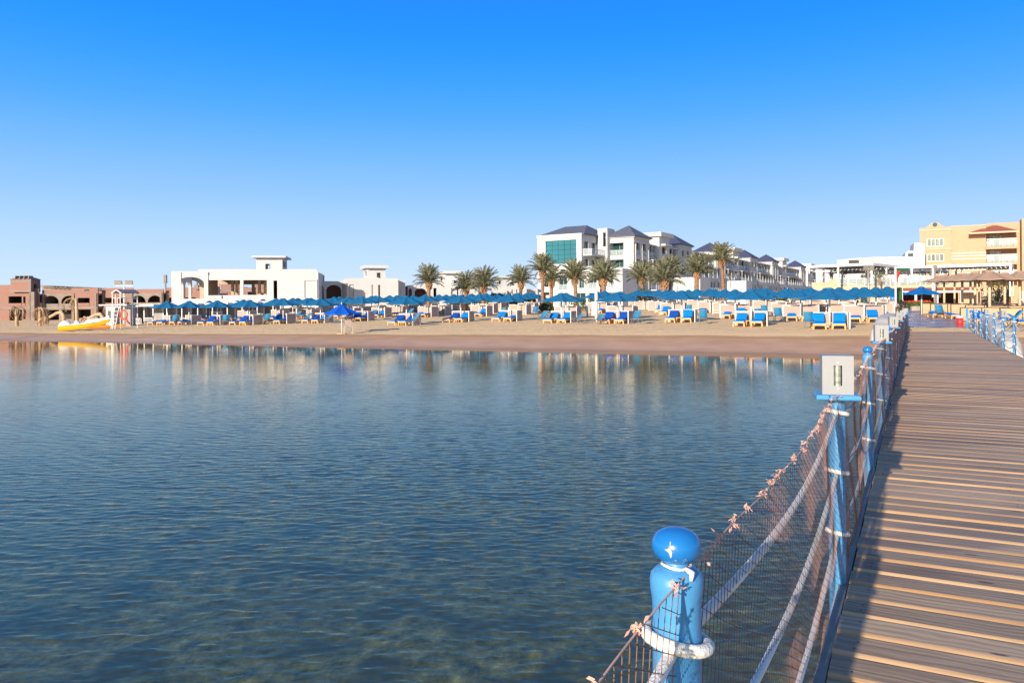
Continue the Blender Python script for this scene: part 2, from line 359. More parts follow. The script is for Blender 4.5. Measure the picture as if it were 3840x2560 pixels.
# ------------------------------------------------------------------ PIER
PX, PY = 0.4664, 0.8846
def pier(t, q, z=0.0): return (t*PX + q*PY, t*PY - q*PX, z)
class PierFr:
    def P(s, q, t, z): return pier(t, q, z)
PF = PierFr(); DECK = CAMZ-1.6; QL, QR = -0.34, 2.69
def plank_material(edge):
    m = bpy.data.materials.new('plank_edge' if edge else 'weathered_planks'); m.use_nodes = True; n = m.node_tree; b = n.nodes['Principled BSDF']
    rot = (0, 0, -math.atan2(-PX, PY))
    at = n.nodes.new('ShaderNodeAttribute'); at.attribute_name = 'plank'; rnd = at.outputs['Fac']
    v0 = coords(n, (1, 1, 1), rot, 'World')
    off = n.nodes.new('ShaderNodeCombineXYZ'); n.links.new(mth(n, 'MULTIPLY', rnd, 37.0), off.inputs[0]); n.links.new(mth(n, 'MULTIPLY', rnd, 11.0), off.inputs[2])
    ad = n.nodes.new('ShaderNodeVectorMath'); ad.operation = 'ADD'; n.links.new(v0, ad.inputs[0]); n.links.new(off.outputs[0], ad.inputs[1])
    def st(sc):
        mp = n.nodes.new('ShaderNodeMapping'); mp.inputs['Scale'].default_value = sc; n.links.new(ad.outputs[0], mp.inputs[0]); return mp.outputs[0]
    warp = noise(n, st((0.9, 5, 1)), 1.0, 3, 0.5)
    comb = n.nodes.new('ShaderNodeCombineXYZ'); n.links.new(mth(n, 'MULTIPLY', warp, 0.16), comb.inputs[1])
    ad2 = n.nodes.new('ShaderNodeVectorMath'); ad2.operation = 'ADD'; n.links.new(ad.outputs[0], ad2.inputs[0]); n.links.new(comb.outputs[0], ad2.inputs[1])
    wv = N(n, 'ShaderNodeTexWave', wave_type='BANDS', bands_direction='Y', Scale=7.0, Distortion=2.2, Detail=3.0); wv.inputs['Detail Scale'].default_value = 1.2
    n.links.new(ad2.outputs[0], wv.inputs['Vector'])
    fib = noise(n, st((1.2, 60, 1)), 1.0, 4, 0.6)
    gr = mth(n, 'ADD', mth(n, 'MULTIPLY', wv.outputs['Fac'], 0.28), mth(n, 'MULTIPLY', fib, 0.72))
    blot = noise(n, st((0.7, 2.5, 1)), 1.0, 4, 0.55)
    band = noise(n, coords(n, (0.35, 1.1, 1), rot, 'World'), 1.0, 3, 0.5)
    if edge:
        col = mixc(n, mrange(n, blot, 0.35, 0.7), (0.48, 0.26, 0.105), (0.70, 0.45, 0.23))
        col = mixc(n, mrange(n, rnd, 0.0, 1.0, 0.0, 0.5), col, (0.40, 0.27, 0.17))
    else:
        col = ramp(n, gr, [(0.25, (0.27, 0.180, 0.108)), (0.5, (0.39, 0.275, 0.175)), (0.75, (0.49, 0.365, 0.245))])
        col = mixc(n, mth(n, 'MULTIPLY', mrange(n, blot, 0.52, 0.66), 0.5), col, (0.22, 0.145, 0.10))
        col = mixc(n, mth(n, 'MULTIPLY', mrange(n, band, 0.53, 0.64), 0.65), col, (0.20, 0.145, 0.11))
        kn = N(n, 'ShaderNodeTexVoronoi', Scale=1.0); n.links.new(st((1.6, 6.0, 1)), kn.inputs['Vector'])
        col = mixc(n, mrange(n, kn.outputs['Distance'], 0.085, 0.05), col, (0.13, 0.075, 0.05))
        br = n.nodes.new('ShaderNodeHueSaturation'); n.links.new(col, br.inputs['Color']); n.links.new(mrange(n, rnd, 0, 1, 0.76, 1.16), br.inputs['Value'])
        col = br.outputs[0]
    n.links.new(col, b.inputs['Base Color']); b.inputs['Roughness'].default_value = 0.62 if not edge else 0.4
    b.inputs['Specular IOR Level'].default_value = 0.35
    bp = N(n, 'ShaderNodeBump', Strength=0.6, Distance=0.004); n.links.new(gr, bp.inputs['Height']); n.links.new(bp.outputs[0], b.inputs['Normal'])
    return m
M_blue = mat('blue_paint', (0.050, 0.240, 0.50), 0.42, 0.10, 3.0, 0.0015, 60, col2=(0.080, 0.31, 0.58))
def scuff(m, thr, col, sc):
    n = m.node_tree; b = n.nodes['Principled BSDF']; l = b.inputs['Base Color'].links[0].from_socket
    v = coords(n, (1, 1, 0.6)); f = mrange(n, noise(n, v, sc, 6, 0.75), thr, thr+0.02)
    n.links.new(mixc(n, f, l, col), b.inputs['Base Color'])
scuff(M_blue, 0.615, (0.012, 0.06, 0.14), 16); scuff(M_blue, 0.66, (0.45, 0.46, 0.42), 21)
M_bluechip = mat('ball_paint', (0.012, 0.165, 0.48), 0.25, 0.06, 2.0, 0.0006, 40)
M_rope = mat('rope', (0.72, 0.68, 0.60), 0.9, 0.2, 14, 0.004, 160, col2=(0.86, 0.83, 0.76))
M_net = mat('net_twine', (0.20, 0.10, 0.075), 0.9, 0.2, 8)
M_tuft = mat('frayed_twine', (0.62, 0.36, 0.28), 0.95, 0.2, 20)
M_beam = mat('grey_beam', (0.20, 0.20, 0.19), 0.8, 0.2, 4, 0.003, 30)
M_lampgrey = mat('lamp_grey_paint', (0.29, 0.295, 0.30), 0.5, 0.05, 4)
M_glass = mat('lamp_glass', (0.45, 0.47, 0.42), 0.12, 0.35, 26, metal=0.55, stretch=(1, 1, 3))
M_white = mat('white_paint', (0.62, 0.615, 0.60), 0.6, 0.05, 2)
M_black = mat('dark_fitting', (0.02, 0.02, 0.022), 0.6, 0.2, 4)
def build_pier():
    T1 = 52.0
    root = thing('pier', 'long weathered wooden plank pier running from the right foreground to the beach', 'pier', pier(0, 1.2, DECK))
    rng = random.Random(11); tops = MB(PF); edges = MB(PF); sides = MB(PF); idt = []; ide = []; screws = MB(PF)
    t = -2.2; k = 0
    while t < T1:
        w_ = 0.223 + rng.uniform(-0.003, 0.003); z = DECK + rng.uniform(-0.003, 0.003); bv = 0.038
        a, b_ = t, t+w_; r = rng.random(); l = QL + rng.uniform(-0.006, 0.006); rr = QR + rng.uniform(-0.01, 0.01)
        dz = rng.uniform(-0.0025, 0.0025); sk = rng.uniform(-0.004, 0.004)
        zt0, zt1 = z+dz, z-dz
        tops.add([(l, a+bv+sk, zt0), (rr, a+bv-sk, zt0), (rr, b_-sk, zt1), (l, b_+sk, zt1), (l, b_+sk, z-0.045), (rr, b_-sk, z-0.045)], [(0, 1, 2, 3), (3, 2, 5, 4)])
        idt += [r]*2
        # rounded worn front nose
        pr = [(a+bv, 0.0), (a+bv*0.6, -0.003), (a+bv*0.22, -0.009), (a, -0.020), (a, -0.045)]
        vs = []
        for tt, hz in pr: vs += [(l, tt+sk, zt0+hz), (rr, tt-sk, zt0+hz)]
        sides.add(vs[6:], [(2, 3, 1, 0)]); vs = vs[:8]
        edges.add(vs, [(2*i+2, 2*i+3, 2*i+1, 2*i) for i in range(3)]); ide += [r]*3
        if t < 30:
            for q in (QL+0.09, 0.72, 1.62, QR-0.10):
                for tq in (0.35, 0.7):
                    if rng.random() < 0.92:
                        qq = q+rng.uniform(-0.02, 0.02); ts = a+w_*tq; rad = 0.006
                        screws.add([(qq+rad*math.cos(i*1.0472), ts+rad*math.sin(i*1.0472), z+0.0035) for i in range(6)], [(0, 5, 4, 3, 2, 1)])
        t += w_+0.026; k += 1
    o = obj('planks', tops, plank_material(False), root); at = o.data.attributes.new('plank', 'FLOAT', 'FACE')
    at.data.foreach_set('value', idt)
    o = obj('plank_edge', edges, plank_material(True), root, smooth=True); at = o.data.attributes.new('plank', 'FLOAT', 'FACE'); at.data.foreach_set('value', ide)
    obj('plank_side', sides, mat('plank_side', (0.13, 0.085, 0.055), 0.8, 0.3, 6), root)  # dark colour stands in for shade in the gaps between boards
    obj('screw', screws, M_black, root)['kind'] = 'stuff'
    for q in (QL-0.028, QR+0.028):
        mb = MB(PF); mb.box(q-0.022, q+0.022, -2.2, T1, DECK-0.30, DECK-0.006); obj('edge_beam', mb, M_beam, root)
    for q in (0.4, 1.2, 2.0): mb = MB(PF); mb.box(q-0.05, q+0.05, -2.2, T1, DECK-0.22, DECK-0.05); obj('joist', mb, M_beam, root)
    for i in range(-1, 14):
        for q in (-0.1, 2.45):
            p = pier(2.0+i*3.36, q); mb = MB(); mb.tube([(p[0], p[1], -1.6), (p[0], p[1], DECK-0.06)], 0.11, 10); obj('pile', mb, M_beam, root)
build_pier()
T0, DT = 1.416, 3.357
POSTZ = DECK
def post_parts(root, o3, lamp):
    x, y, z = o3
    c = lambda zz: (x, y, zz)
    body = MB()
    if lamp: prof = [(0.047, -0.45), (0.047, 0.9), (0.044, 1.0), (0.0445, 1.045)]
    else: prof = [(0.0455, -0.45), (0.0455, 1.035), (0.047, 1.052), (0.0495, 1.067), (0.0500, 1.081), (0.0475, 1.093), (0.038, 1.103), (0.024, 1.107), (0.021, 1.118)]
    body.lathe([(r, h) for r, h in prof], (x, y, z), 20)
    b = obj('post_body', body, M_blue, root, smooth=True); smooth_by_angle(b, 50)
    if lamp:
        mb = MB(); M = Matrix.Translation((x, y, z)) @ Matrix.Rotation(math.radians(-14), 4, 'Z'); mb.M = M
        pts = [(0.106, 1.048), (0.116, 1.055), (0.118, 1.066), (0.112, 1.077), (0.10, 1.080)]
        vs = []; fs = []
        for r, h in pts:
            for (sx, sy) in ((-1, -1), (1, -1), (1, 1), (-1, 1)): vs.append((sx*r, sy*r, h))
        for i in range(4):
            for k in range(4): fs.append((4*i+k, 4*i+(k+1) % 4, 4*i+4+(k+1) % 4, 4*i+4+k))
        fs += [(3, 2, 1, 0), (16, 17, 18, 19)]; mb.add(vs, fs); obj('cap_plate', mb, M_blue, root)
        mb = MB(); mb.M = M; a, h0, h1 = 0.083, 1.0805, 1.30
        mb.wall(-a, a, h0, h1, -a, -a+0.012, [(-0.022, 0.022, h0+0.05, h0+0.165)])
        mb.box(-a, a, a-0.012, a, h0, h1)
        mb.box(-a, -a+0.012, -a+0.012, a-0.012, h0, h1); mb.box(a-0.012, a, -a+0.012, a-0.012, h0, h1); mb.box(-a+0.012, a-0.012, -a+0.012, a-0.012, h1-0.012, h1-0.0005)
        lb = obj('lamp_box', mb, M_lampgrey, root)
        mb = MB(); mb.M = M; mb.tube([(0, -0.055, h0+0.045), (0, -0.055, h0+0.172)], 0.021, 16); obj('lamp_glass', mb, M_glass, lb, smooth=False)
        for hz in (h0+0.034, h0+0.181): mb = MB(); mb.M = M; mb.tube([(0, -a-0.004, hz), (0, -a+0.002, hz)], 0.005, 8); obj('screw', mb, M_white, lb)
    else:
        mb = MB(); ball = []
        for i in range(13):
            th = math.pi*i/12-math.pi/2; ball.append((max(0.004, 0.0465*abs(math.cos(th))**0.8), 1.146+0.0325*math.sin(th)))
        mb.lathe(ball, (x, y, z), 24); obj('ball_finial', mb, M_bluechip, root, smooth=True)
    for h in (0.97, 0.63, 0.28):
        mb = MB(); n = 14; ring = [(x+0.058*math.cos(2*math.pi*i/n+0.3), y+0.058*math.sin(2*math.pi*i/n+0.3), z+h-0.012*math.cos(2*math.pi*i/n)) for i in range(n+1)]
        mb.tube(ring, 0.0125, 8); obj('rope_loop', mb, M_rope, root, smooth=True)
ordn = ['first', 'second', 'third', 'fourth', 'fifth', 'sixth', 'seventh', 'eighth', 'ninth', 'tenth', 'eleventh', 'twelfth', 'thirteenth', 'fourteenth', 'fifteenth', 'sixteenth', 'seventeenth', 'eighteenth', 'nineteenth', 'twentieth', 'twenty-first', 'twenty-second', 'twenty-third', 'twenty-fourth', 'twenty-fifth', 'twenty-sixth', 'twenty-seventh', 'twenty-eighth']
protoL = thing('lamp_post', 'x', 'lamp post', (0, 0, 0), 0, 'blue lamp posts along the pier railings'); post_parts(protoL, (0, 0, 0), True)
protoB = thing('railing_post', 'x', 'post', (0, 0, 0), 0, 'blue ball-topped posts along the pier railings'); post_parts(protoB, (0, 0, 0), False)
usedL = usedB = False
nl = nb = 0; rl = rb = 0
for side, q, ks in (('left', -0.40, range(0, 15)), ('right', 2.75, range(7, 15))):
    cl = cb = 0
    for k in ks:
        t = T0+k*DT; p = pier(t, q, DECK); lamp = k % 2 == 1
        if lamp:
            lab = 'blue post with grey box lamp, %s lamp post from the camera on the %s railing' % (ordn[cl], side); cl += 1
            if side == 'left' and k == 1: lab = 'nearest blue post with a grey box lamp on top, wrapped in white rope'
        else:
            lab = 'blue ball-topped post, %s ball post from the camera on the %s railing' % (ordn[cb], side); cb += 1
            if side == 'left' and k == 0: lab = 'nearest blue post with chipped ball top and white rope around it'
        pr = protoL if lamp else protoB
        rz = random.uniform(-0.08, 0.08) if side == 'left' else random.uniform(-0.1, 0.1)
        if k == 0 and side == 'left': rz = 0
        first = (lamp and not usedL) or (not lamp and not usedB)
        if first:
            KC[pr.name] = [(c, kids(c)) for c in kids(pr)]
            pr.location = p; pr.rotation_euler = (0, 0, rz); pr['label'] = lab
            if lamp: usedL = True
            else: usedB = True
        else: dup(pr, p, rz, lab)
# end posts of the railing where the pier meets the beach
for side, q in (('left', -0.36), ('right', 2.72)):
    p = pier(51.6, q, DECK); mb = MB(); mb.tube([(p[0], p[1], DECK-0.3), (p[0], p[1], DECK+1.15)], 0.06, 12); mb.lathe([(0.06, 1.15), (0.075, 1.18), (0.06, 1.22), (0.01, 1.24)], p, 12)
    tag(obj('end_post', mb, M_blue, smooth=True), 'tall plain blue post ending the %s railing at the beach' % side, 'post', 'end posts of the pier railings')
def chip():
    root = [o for o in C.objects if o.get('label', '').startswith('nearest blue post with chipped')][0]
    c = Vector((0, 0, 1.148)); P = []
    for cen, pts in (((-0.30, 0.1), [(0, .95), (.06, .9), (.05, .6), (.13, .45), (.1, .2), (.16, -.1), (.12, -.55), (.05, -.75), (.0, -.35), (-.06, -.1), (-.28, .1), (-.05, .25), (.0, .5)]), ((-0.05, -0.9), [(0, .1), (.1, .05), (.06, -.08), (-.04, -.02)]), ((0.42, -0.75), [(0, .08), (.07, .03), (.03, -.07)])):
        mb = MB(); vs = []
        for u, v in pts+[(sum(p[0] for p in pts)/len(pts), sum(p[1] for p in pts)/len(pts))]:
            az = math.radians(-90-12)+(cen[0]+u*0.8)*0.9; el = (cen[1]*0.55+v*0.55); rr = 0.0472*math.cos(el)**0.8
            vs.append((rr*math.cos(az), rr*math.sin(az), c.z-0.002+0.0332*math.sin(el)))
        n = len(pts); mb.add(vs, [(i, (i+1) % n, n) for i in range(n)]); o = obj('paint_chip', mb, M_chip, None); o.parent = root
M_chip = mat('bare_filler', (0.50, 0.44, 0.33), 0.9, 0.3, 40)
chip()
def neck_twine():
    root = [o for o in C.objects if o.get('label', '').startswith('nearest blue post with chipped')][0]
    mb = MB(); mb.tube([(0.027*math.cos(a*0.449), 0.027*math.sin(a*0.449), 1.110+0.002*math.sin(a)) for a in range(15)], 0.0028, 6)
    mb.tube([(0.012, -0.028, 1.111), (0.020, -0.042, 1.106), (0.016, -0.050, 1.096)], [0.005, 0.006, 0.003], 6); o = obj('neck_twine', mb, M_rope, None, smooth=True); o.parent = root
neck_twine()
def rope_line(side, q, h, ks, name):
    mb = MB(); pts = []
    for k in ks:
        ta = T0+k*DT; sag = 0.115 if side == 'left' else 0.20
        n = 14 if k < 4 else 8
        for i in range(n):
            f = i/n; z = DECK+h-sag*4*f*(1-f)+0.004*math.sin(f*9+k); pts.append(pier(ta+f*DT, q, z))
    kl = ks[-1]+1; pts.append(pier(T0+kl*DT, q, DECK+h))
    mb.tube(pts, 0.0125, 8)
    return obj('rope', mb, M_rope, smooth=True)
for h, nm in ((0.965, 'top'), (0.625, 'middle'), (0.275, 'bottom')):
    tag(rope_line('left', -0.398, h, list(range(-1, 14)), nm), 'white rope swagged between the left railing posts, %s of three' % nm, 'rope', 'ropes of the pier railings')
    tag(rope_line('right', 2.748, h, list(range(6, 14)), nm), 'white rope swagged between the right railing posts, %s of three' % nm, 'rope', 'ropes of the pier railings')
# ---- net
def net_q(t):
    k = (t-T0)/DT; d = abs(k-round(k))*DT
    return -0.384+(0.042*math.exp(-(d/0.16)**2) if k > 0.5 else 0.0)+0.006*math.sin(t*2.3)
def net_top(t):
    k = (t-T0)/DT; f = k-math.floor(k); r = random.Random(int(math.floor(k))+50)
    return DECK+1.100-0.03*4*f*(1-f)-0.02*math.sin(k*1.7)
def build_net():
    root = thing('safety_net', 'brown twine net strung along the left railing with frayed tufts on top', 'net', pier(6, -0.38, DECK))
    mb = MB(); H = 1.07; r = 0.0010
    def P(t, h): return pier(t, net_q(t)+0.012*math.sin(h*5+t*1.3)+0.004*math.sin(t*9+h*7), DECK-0.02+h*(net_top(t)-DECK+0.02))
    def thread(pts):
        vs = []; fs = []
        n = len(pts)
        e1 = Vector((PY, -PX, 0)); 
        for i, p in enumerate(pts):
            p = Vector(p); d = (Vector(pts[min(i+1, n-1)])-Vector(pts[max(0, i-1)])).normalized(); g = d.cross(e1).normalized()
            for a in (0, 2.094, 4.189): vs.append(tuple(p+(e1*math.cos(a)+g*math.sin(a))*r))
        for i in range(n-1):
            for k in range(3): a = 3*i+k; b = 3*i+(k+1) % 3; fs.append((a, b, b+3, a+3))
        mb.add(vs, fs)
    TE = 9.0
    # family A steep, family B shallow: a pulled diamond mesh
    t = 0.3
    while t < TE:
        n = 16; thread([P(t+0.10*i/n+0.006*math.sin(i*1.1+t*5), i/n) for i in range(n+1)]); t += 0.037
    h0 = -0.05-TE*0.45
    c = -0.4
    while c < 1.0+0.42*TE:
        pts = []
        tt = 0.3
        while tt < TE:
            h = c-0.42*(tt-0.3)
            if 0 <= h <= 1: pts.append(P(tt, h+0.012*math.sin(tt*3)))
            tt += 0.08
        if len(pts) > 1: thread(pts)
        c += 0.034
    obj('twine_mesh', mb, M_net, root)
    # farther on the same net is a fine lattice
    m = bpy.data.materials.new('fine_net'); m.use_nodes = True; n = m.node_tree; b = n.nodes['Principled BSDF']
    b.inputs['Base Color'].default_value = (0.33, 0.17, 0.13, 1); b.inputs['Roughness'].default_value = 0.9
    uv = n.nodes.new('ShaderNodeAttribute'); uv.attribute_name = 'th'; sp = n.nodes.new('ShaderNodeSeparateXYZ'); n.links.new(uv.outputs['Vector'], sp.inputs[0])
    tA = mth(n, 'ADD', sp.outputs[0], mth(n, 'MULTIPLY', sp.outputs[1], -0.1)); tB = mth(n, 'ADD', mth(n, 'MULTIPLY', sp.outputs[0], 0.42), sp.outputs[1])
    fa = mth(n, 'LESS_THAN', mth(n, 'FRACT', mth(n, 'MULTIPLY', tA, 1/0.037)), mrange(n, sp.outputs[0], 9.0, 17.0, 0.45, 0.86)); fb = mth(n, 'LESS_THAN', mth(n, 'FRACT', mth(n, 'MULTIPLY', tB, 1/0.034)), mrange(n, sp.outputs[0], 9.0, 17.0, 0.25, 0.7))
    n.links.new(mth(n, 'MAXIMUM', fa, fb), b.inputs['Alpha'])
    mb = MB(); at = []; ts = []; t = TE
    while t <= 51.6: ts.append(t); t += 0.24
    for t in ts:
        for i in range(6): mb.v.append(P(t, i/5)); at += [t, i/5*1.07, 0]
    for j in range(len(ts)-1):
        for i in range(5): a = 6*j+i; mb.f.append((a, a+6, a+7, a+1))
    o = obj('fine_mesh', mb, m, root, smooth=True); o.data.attributes.new('th', 'FLOAT_VECTOR', 'POINT').data.foreach_set('vector', at)
    # head rope and tufts
    mb = MB(); pts = []
    t = 0.3
    while t < 51.6: q = P(t, 1.0); pts.append(q); t += 0.12 if t < 12 else 0.5
    mb.tube(pts, 0.0019, 5); obj('head_line', mb, M_tuft, root, smooth=True)
    mb = MB(); rng = random.Random(5); t = 0.6
    while t < 30:
        b00 = Vector(P(t, 1.0))
        for k in range(rng.randint(4, 11)):
            d = Vector((rng.uniform(-1, 1), rng.uniform(-1, 1), rng.uniform(-0.5, 1.0))).normalized(); L = rng.uniform(0.004, 0.022); b0 = b00+Vector((PX, PY, 0))*rng.uniform(-0.014, 0.014)
            q1 = b0+d*L*0.6; q2 = q1+Vector((rng.uniform(-1, 1), rng.uniform(-1, 1), rng.uniform(-1, 1)))*0.011
            mb.tube([b0, q1, q2], [0.0010, 0.0008, 0.0009], 3)
            for j in range(2):
                e = Vector((rng.uniform(-1, 1), rng.uniform(-1, 1), rng.uniform(-1, 1)))*0.0065; g2 = Vector((rng.uniform(-1, 1), rng.uniform(-1, 1), rng.uniform(-1, 1)))*0.0030; cc = (q1, q2)[j]
                mb.add([tuple(cc-e), tuple(cc+g2), tuple(cc+e), tuple(cc-g2*1.2)], [(0, 1, 2, 3)])
        t += rng.uniform(0.06, 0.20)
    tf = obj('frayed_tuft', mb, M_tuft, root); tf['kind'] = 'stuff'
build_net()
# ------------------------------------------------------------------ BEACH FURNITURE
M_teal = mat('canopy_teal', (0.008, 0.115, 0.255), 0.85, 0.10, 1.2, 0.004, 6, col2=(0.014, 0.145, 0.30), spec=0.2)
M_brightblue = mat('canopy_bright_blue', (0.004, 0.09, 0.48), 0.85, 0.10, 1.2, 0.004, 6, spec=0.2)
M_deepblue = mat('canopy_deep_blue', (0.006, 0.12, 0.36), 0.85, 0.1, 1.2, 0.004, 6, spec=0.2)
M_mat = mat('mattress_blue', (0.0, 0.20, 0.62), 0.8, 0.08, 4, 0.004, 12, spec=0.2)
M_towel = mat('towel_navy', (0.010, 0.075, 0.40), 0.95, 0.15, 5, 0.01, 14, spec=0.1)
M_wood = mat('lounger_wood', (0.62, 0.31, 0.10), 0.6, 0.15, 4, stretch=(1, 8, 1), col2=(0.74, 0.42, 0.17))
M_panel = mat('beige_panel', (0.41, 0.32, 0.28), 0.9, 0.05, 2, 0.002, 60)
M_panelbr = mat('tan_panel', (0.55, 0.37, 0.22), 0.9, 0.06, 2, 0.002, 60)
M_frame = mat('white_frame', (0.66, 0.655, 0.64), 0.5, 0.04, 3)
M_brframe = mat('dark_brown_frame', (0.055, 0.035, 0.028), 0.6, 0.1, 3)
M_sling = mat('teal_sling', (0.03, 0.20, 0.36), 0.85, 0.12, 5, spec=0.2)
M_steel = mat('steel_frame', (0.38, 0.34, 0.29), 0.4, 0.1, 5, metal=0.4)
M_browncan = mat('brown_canopy', (0.40, 0.265, 0.185), 0.9, 0.10, 1.2, 0.006, 5, spec=0.15)
M_bamboo = mat('cream_post', (0.60, 0.44, 0.28), 0.7, 0.1, 3)
M_concrete = mat('concrete', (0.34, 0.30, 0.26), 0.9, 0.15, 3, 0.004, 20)
E1 = (NY, -NX)                                  # along the shore, to the right
SHR = math.atan2(-NX, NY)                       # heading of local +x (along shore)
def canopy_mb(R, z0, z1, n=8, cap=0.0, val=0.05, droop=0.02):
    mb = MB(); v = []; f = []; m = 7; sub = 6; tot = n*sub
    for i in range(m+1):
        t = i/m
        for k in range(tot):
            fr_ = (k % sub)/sub; sag = 4*fr_*(1-fr_)
            rr = R*t*(1-0.075*sag); a = 2*math.pi*(k/tot)+math.pi/n
            rr *= math.cos(math.pi/n)/math.cos(math.pi/n*(2*fr_-1)) if True else 1
            z = z1-(z1-z0)*t - droop*math.sin(math.pi*t)*(1.0) - 0.045*sag*t
            v.append((rr*math.cos(a), rr*math.sin(a), z))
    for k in range(tot):
        x, y, z = v[m*tot+k]; v.append((x*1.004, y*1.004, z-val))
    for i in range(m+1):
        for k in range(tot):
            a = i*tot+k; b = i*tot+(k+1) % tot
            f.append((a, a+tot, b+tot, b))
    mb.add(v, f); return mb
def cap_mb(R, z, h=0.07):
    mb = MB(); n = 16
    mb.lathe([(R*1.0, 0), (R*0.97, h*0.35), (R*0.72, h*0.75), (R*0.3, h), (0.02, h*1.05)], (0, 0, z), n); return mb
def make_umbrella(name, R, zE, zP, mcan, pole_r, mpole, label, cat='umbrella', group=None, cap=True):
    t = thing(name, label, cat, (0, 0, 0), 0, group)
    c = obj('canopy', canopy_mb(R, zE, zP), mcan, t, smooth=True); smooth_by_angle(c, 14)
    if cap: obj('canopy_cap', cap_mb(0.27 if R < 2 else 0.35, zP-0.115, 0.13), mcan, t, smooth=True)
    mb = MB(); mb.tube([(0, 0, -0.25), (0, 0, zP-0.08)], pole_r, 10); obj('pole', mb, mpole, t, smooth=True)
    mb = MB()
    for k in range(8):
        a = 2*math.pi*k/8+math.pi/8
        mb.tube([(0.05*math.cos(a), 0.05*math.sin(a), zP-0.2), (R*0.96*math.cos(a), R*0.96*math.sin(a), zE-0.035)], 0.012, 4)
    obj('ribs', mb, M_frame, t)
    return t
um = make_umbrella('beach_umbrella', 1.72, 1.80, 2.44, M_teal, 0.055, M_frame, 'x', group='blue beach umbrellas in rows on the sand')
C.objects[um.name].children
def make_windbreak(name, mp, mf, W=2.15, D=1.25, H=0.98, group=None, wr=0.028):
    t = thing(name, 'x', 'windbreak', (0, 0, 0), 0, group)
    # back panel at y=+0.55, side panel at x=+W/2 running to the sea
    y0 = 0.55
    def pan(fr, L, segs):
        mb = MB(fr); mb.box(0.03, L-0.03, -0.008, 0.008, 0.06, H-0.03); p = obj('panel', mb, mp, t)
        mb = MB(fr); r = wr
        mb.box(0, L, -r, r, H-0.05, H)
        mb.box(0, L, -r*0.7, r*0.7, 0.04, 0.075)
        for i in range(segs+1): mb.box(L*i/segs-r, L*i/segs+r, -r-0.002, r+0.002, -0.2, H+0.002)
        mb.box(0, L, -0.013, 0.013, H*0.33, H*0.33+0.014)
        obj('frame', mb, mf, t)
    pan(Fr(-W/2, y0, 1, 0), W, 2); pan(Fr(W/2, y0-0.03, 0, -1), D, 1)
    return t
wb = make_windbreak('windbreak', M_panel, M_frame, group='beige windbreaks behind the loungers')
wbb = make_windbreak('windbreak', M_panelbr, M_brframe, W=2.6, D=1.3, H=0.98, group='tan windbreaks right of the pier', wr=0.035)
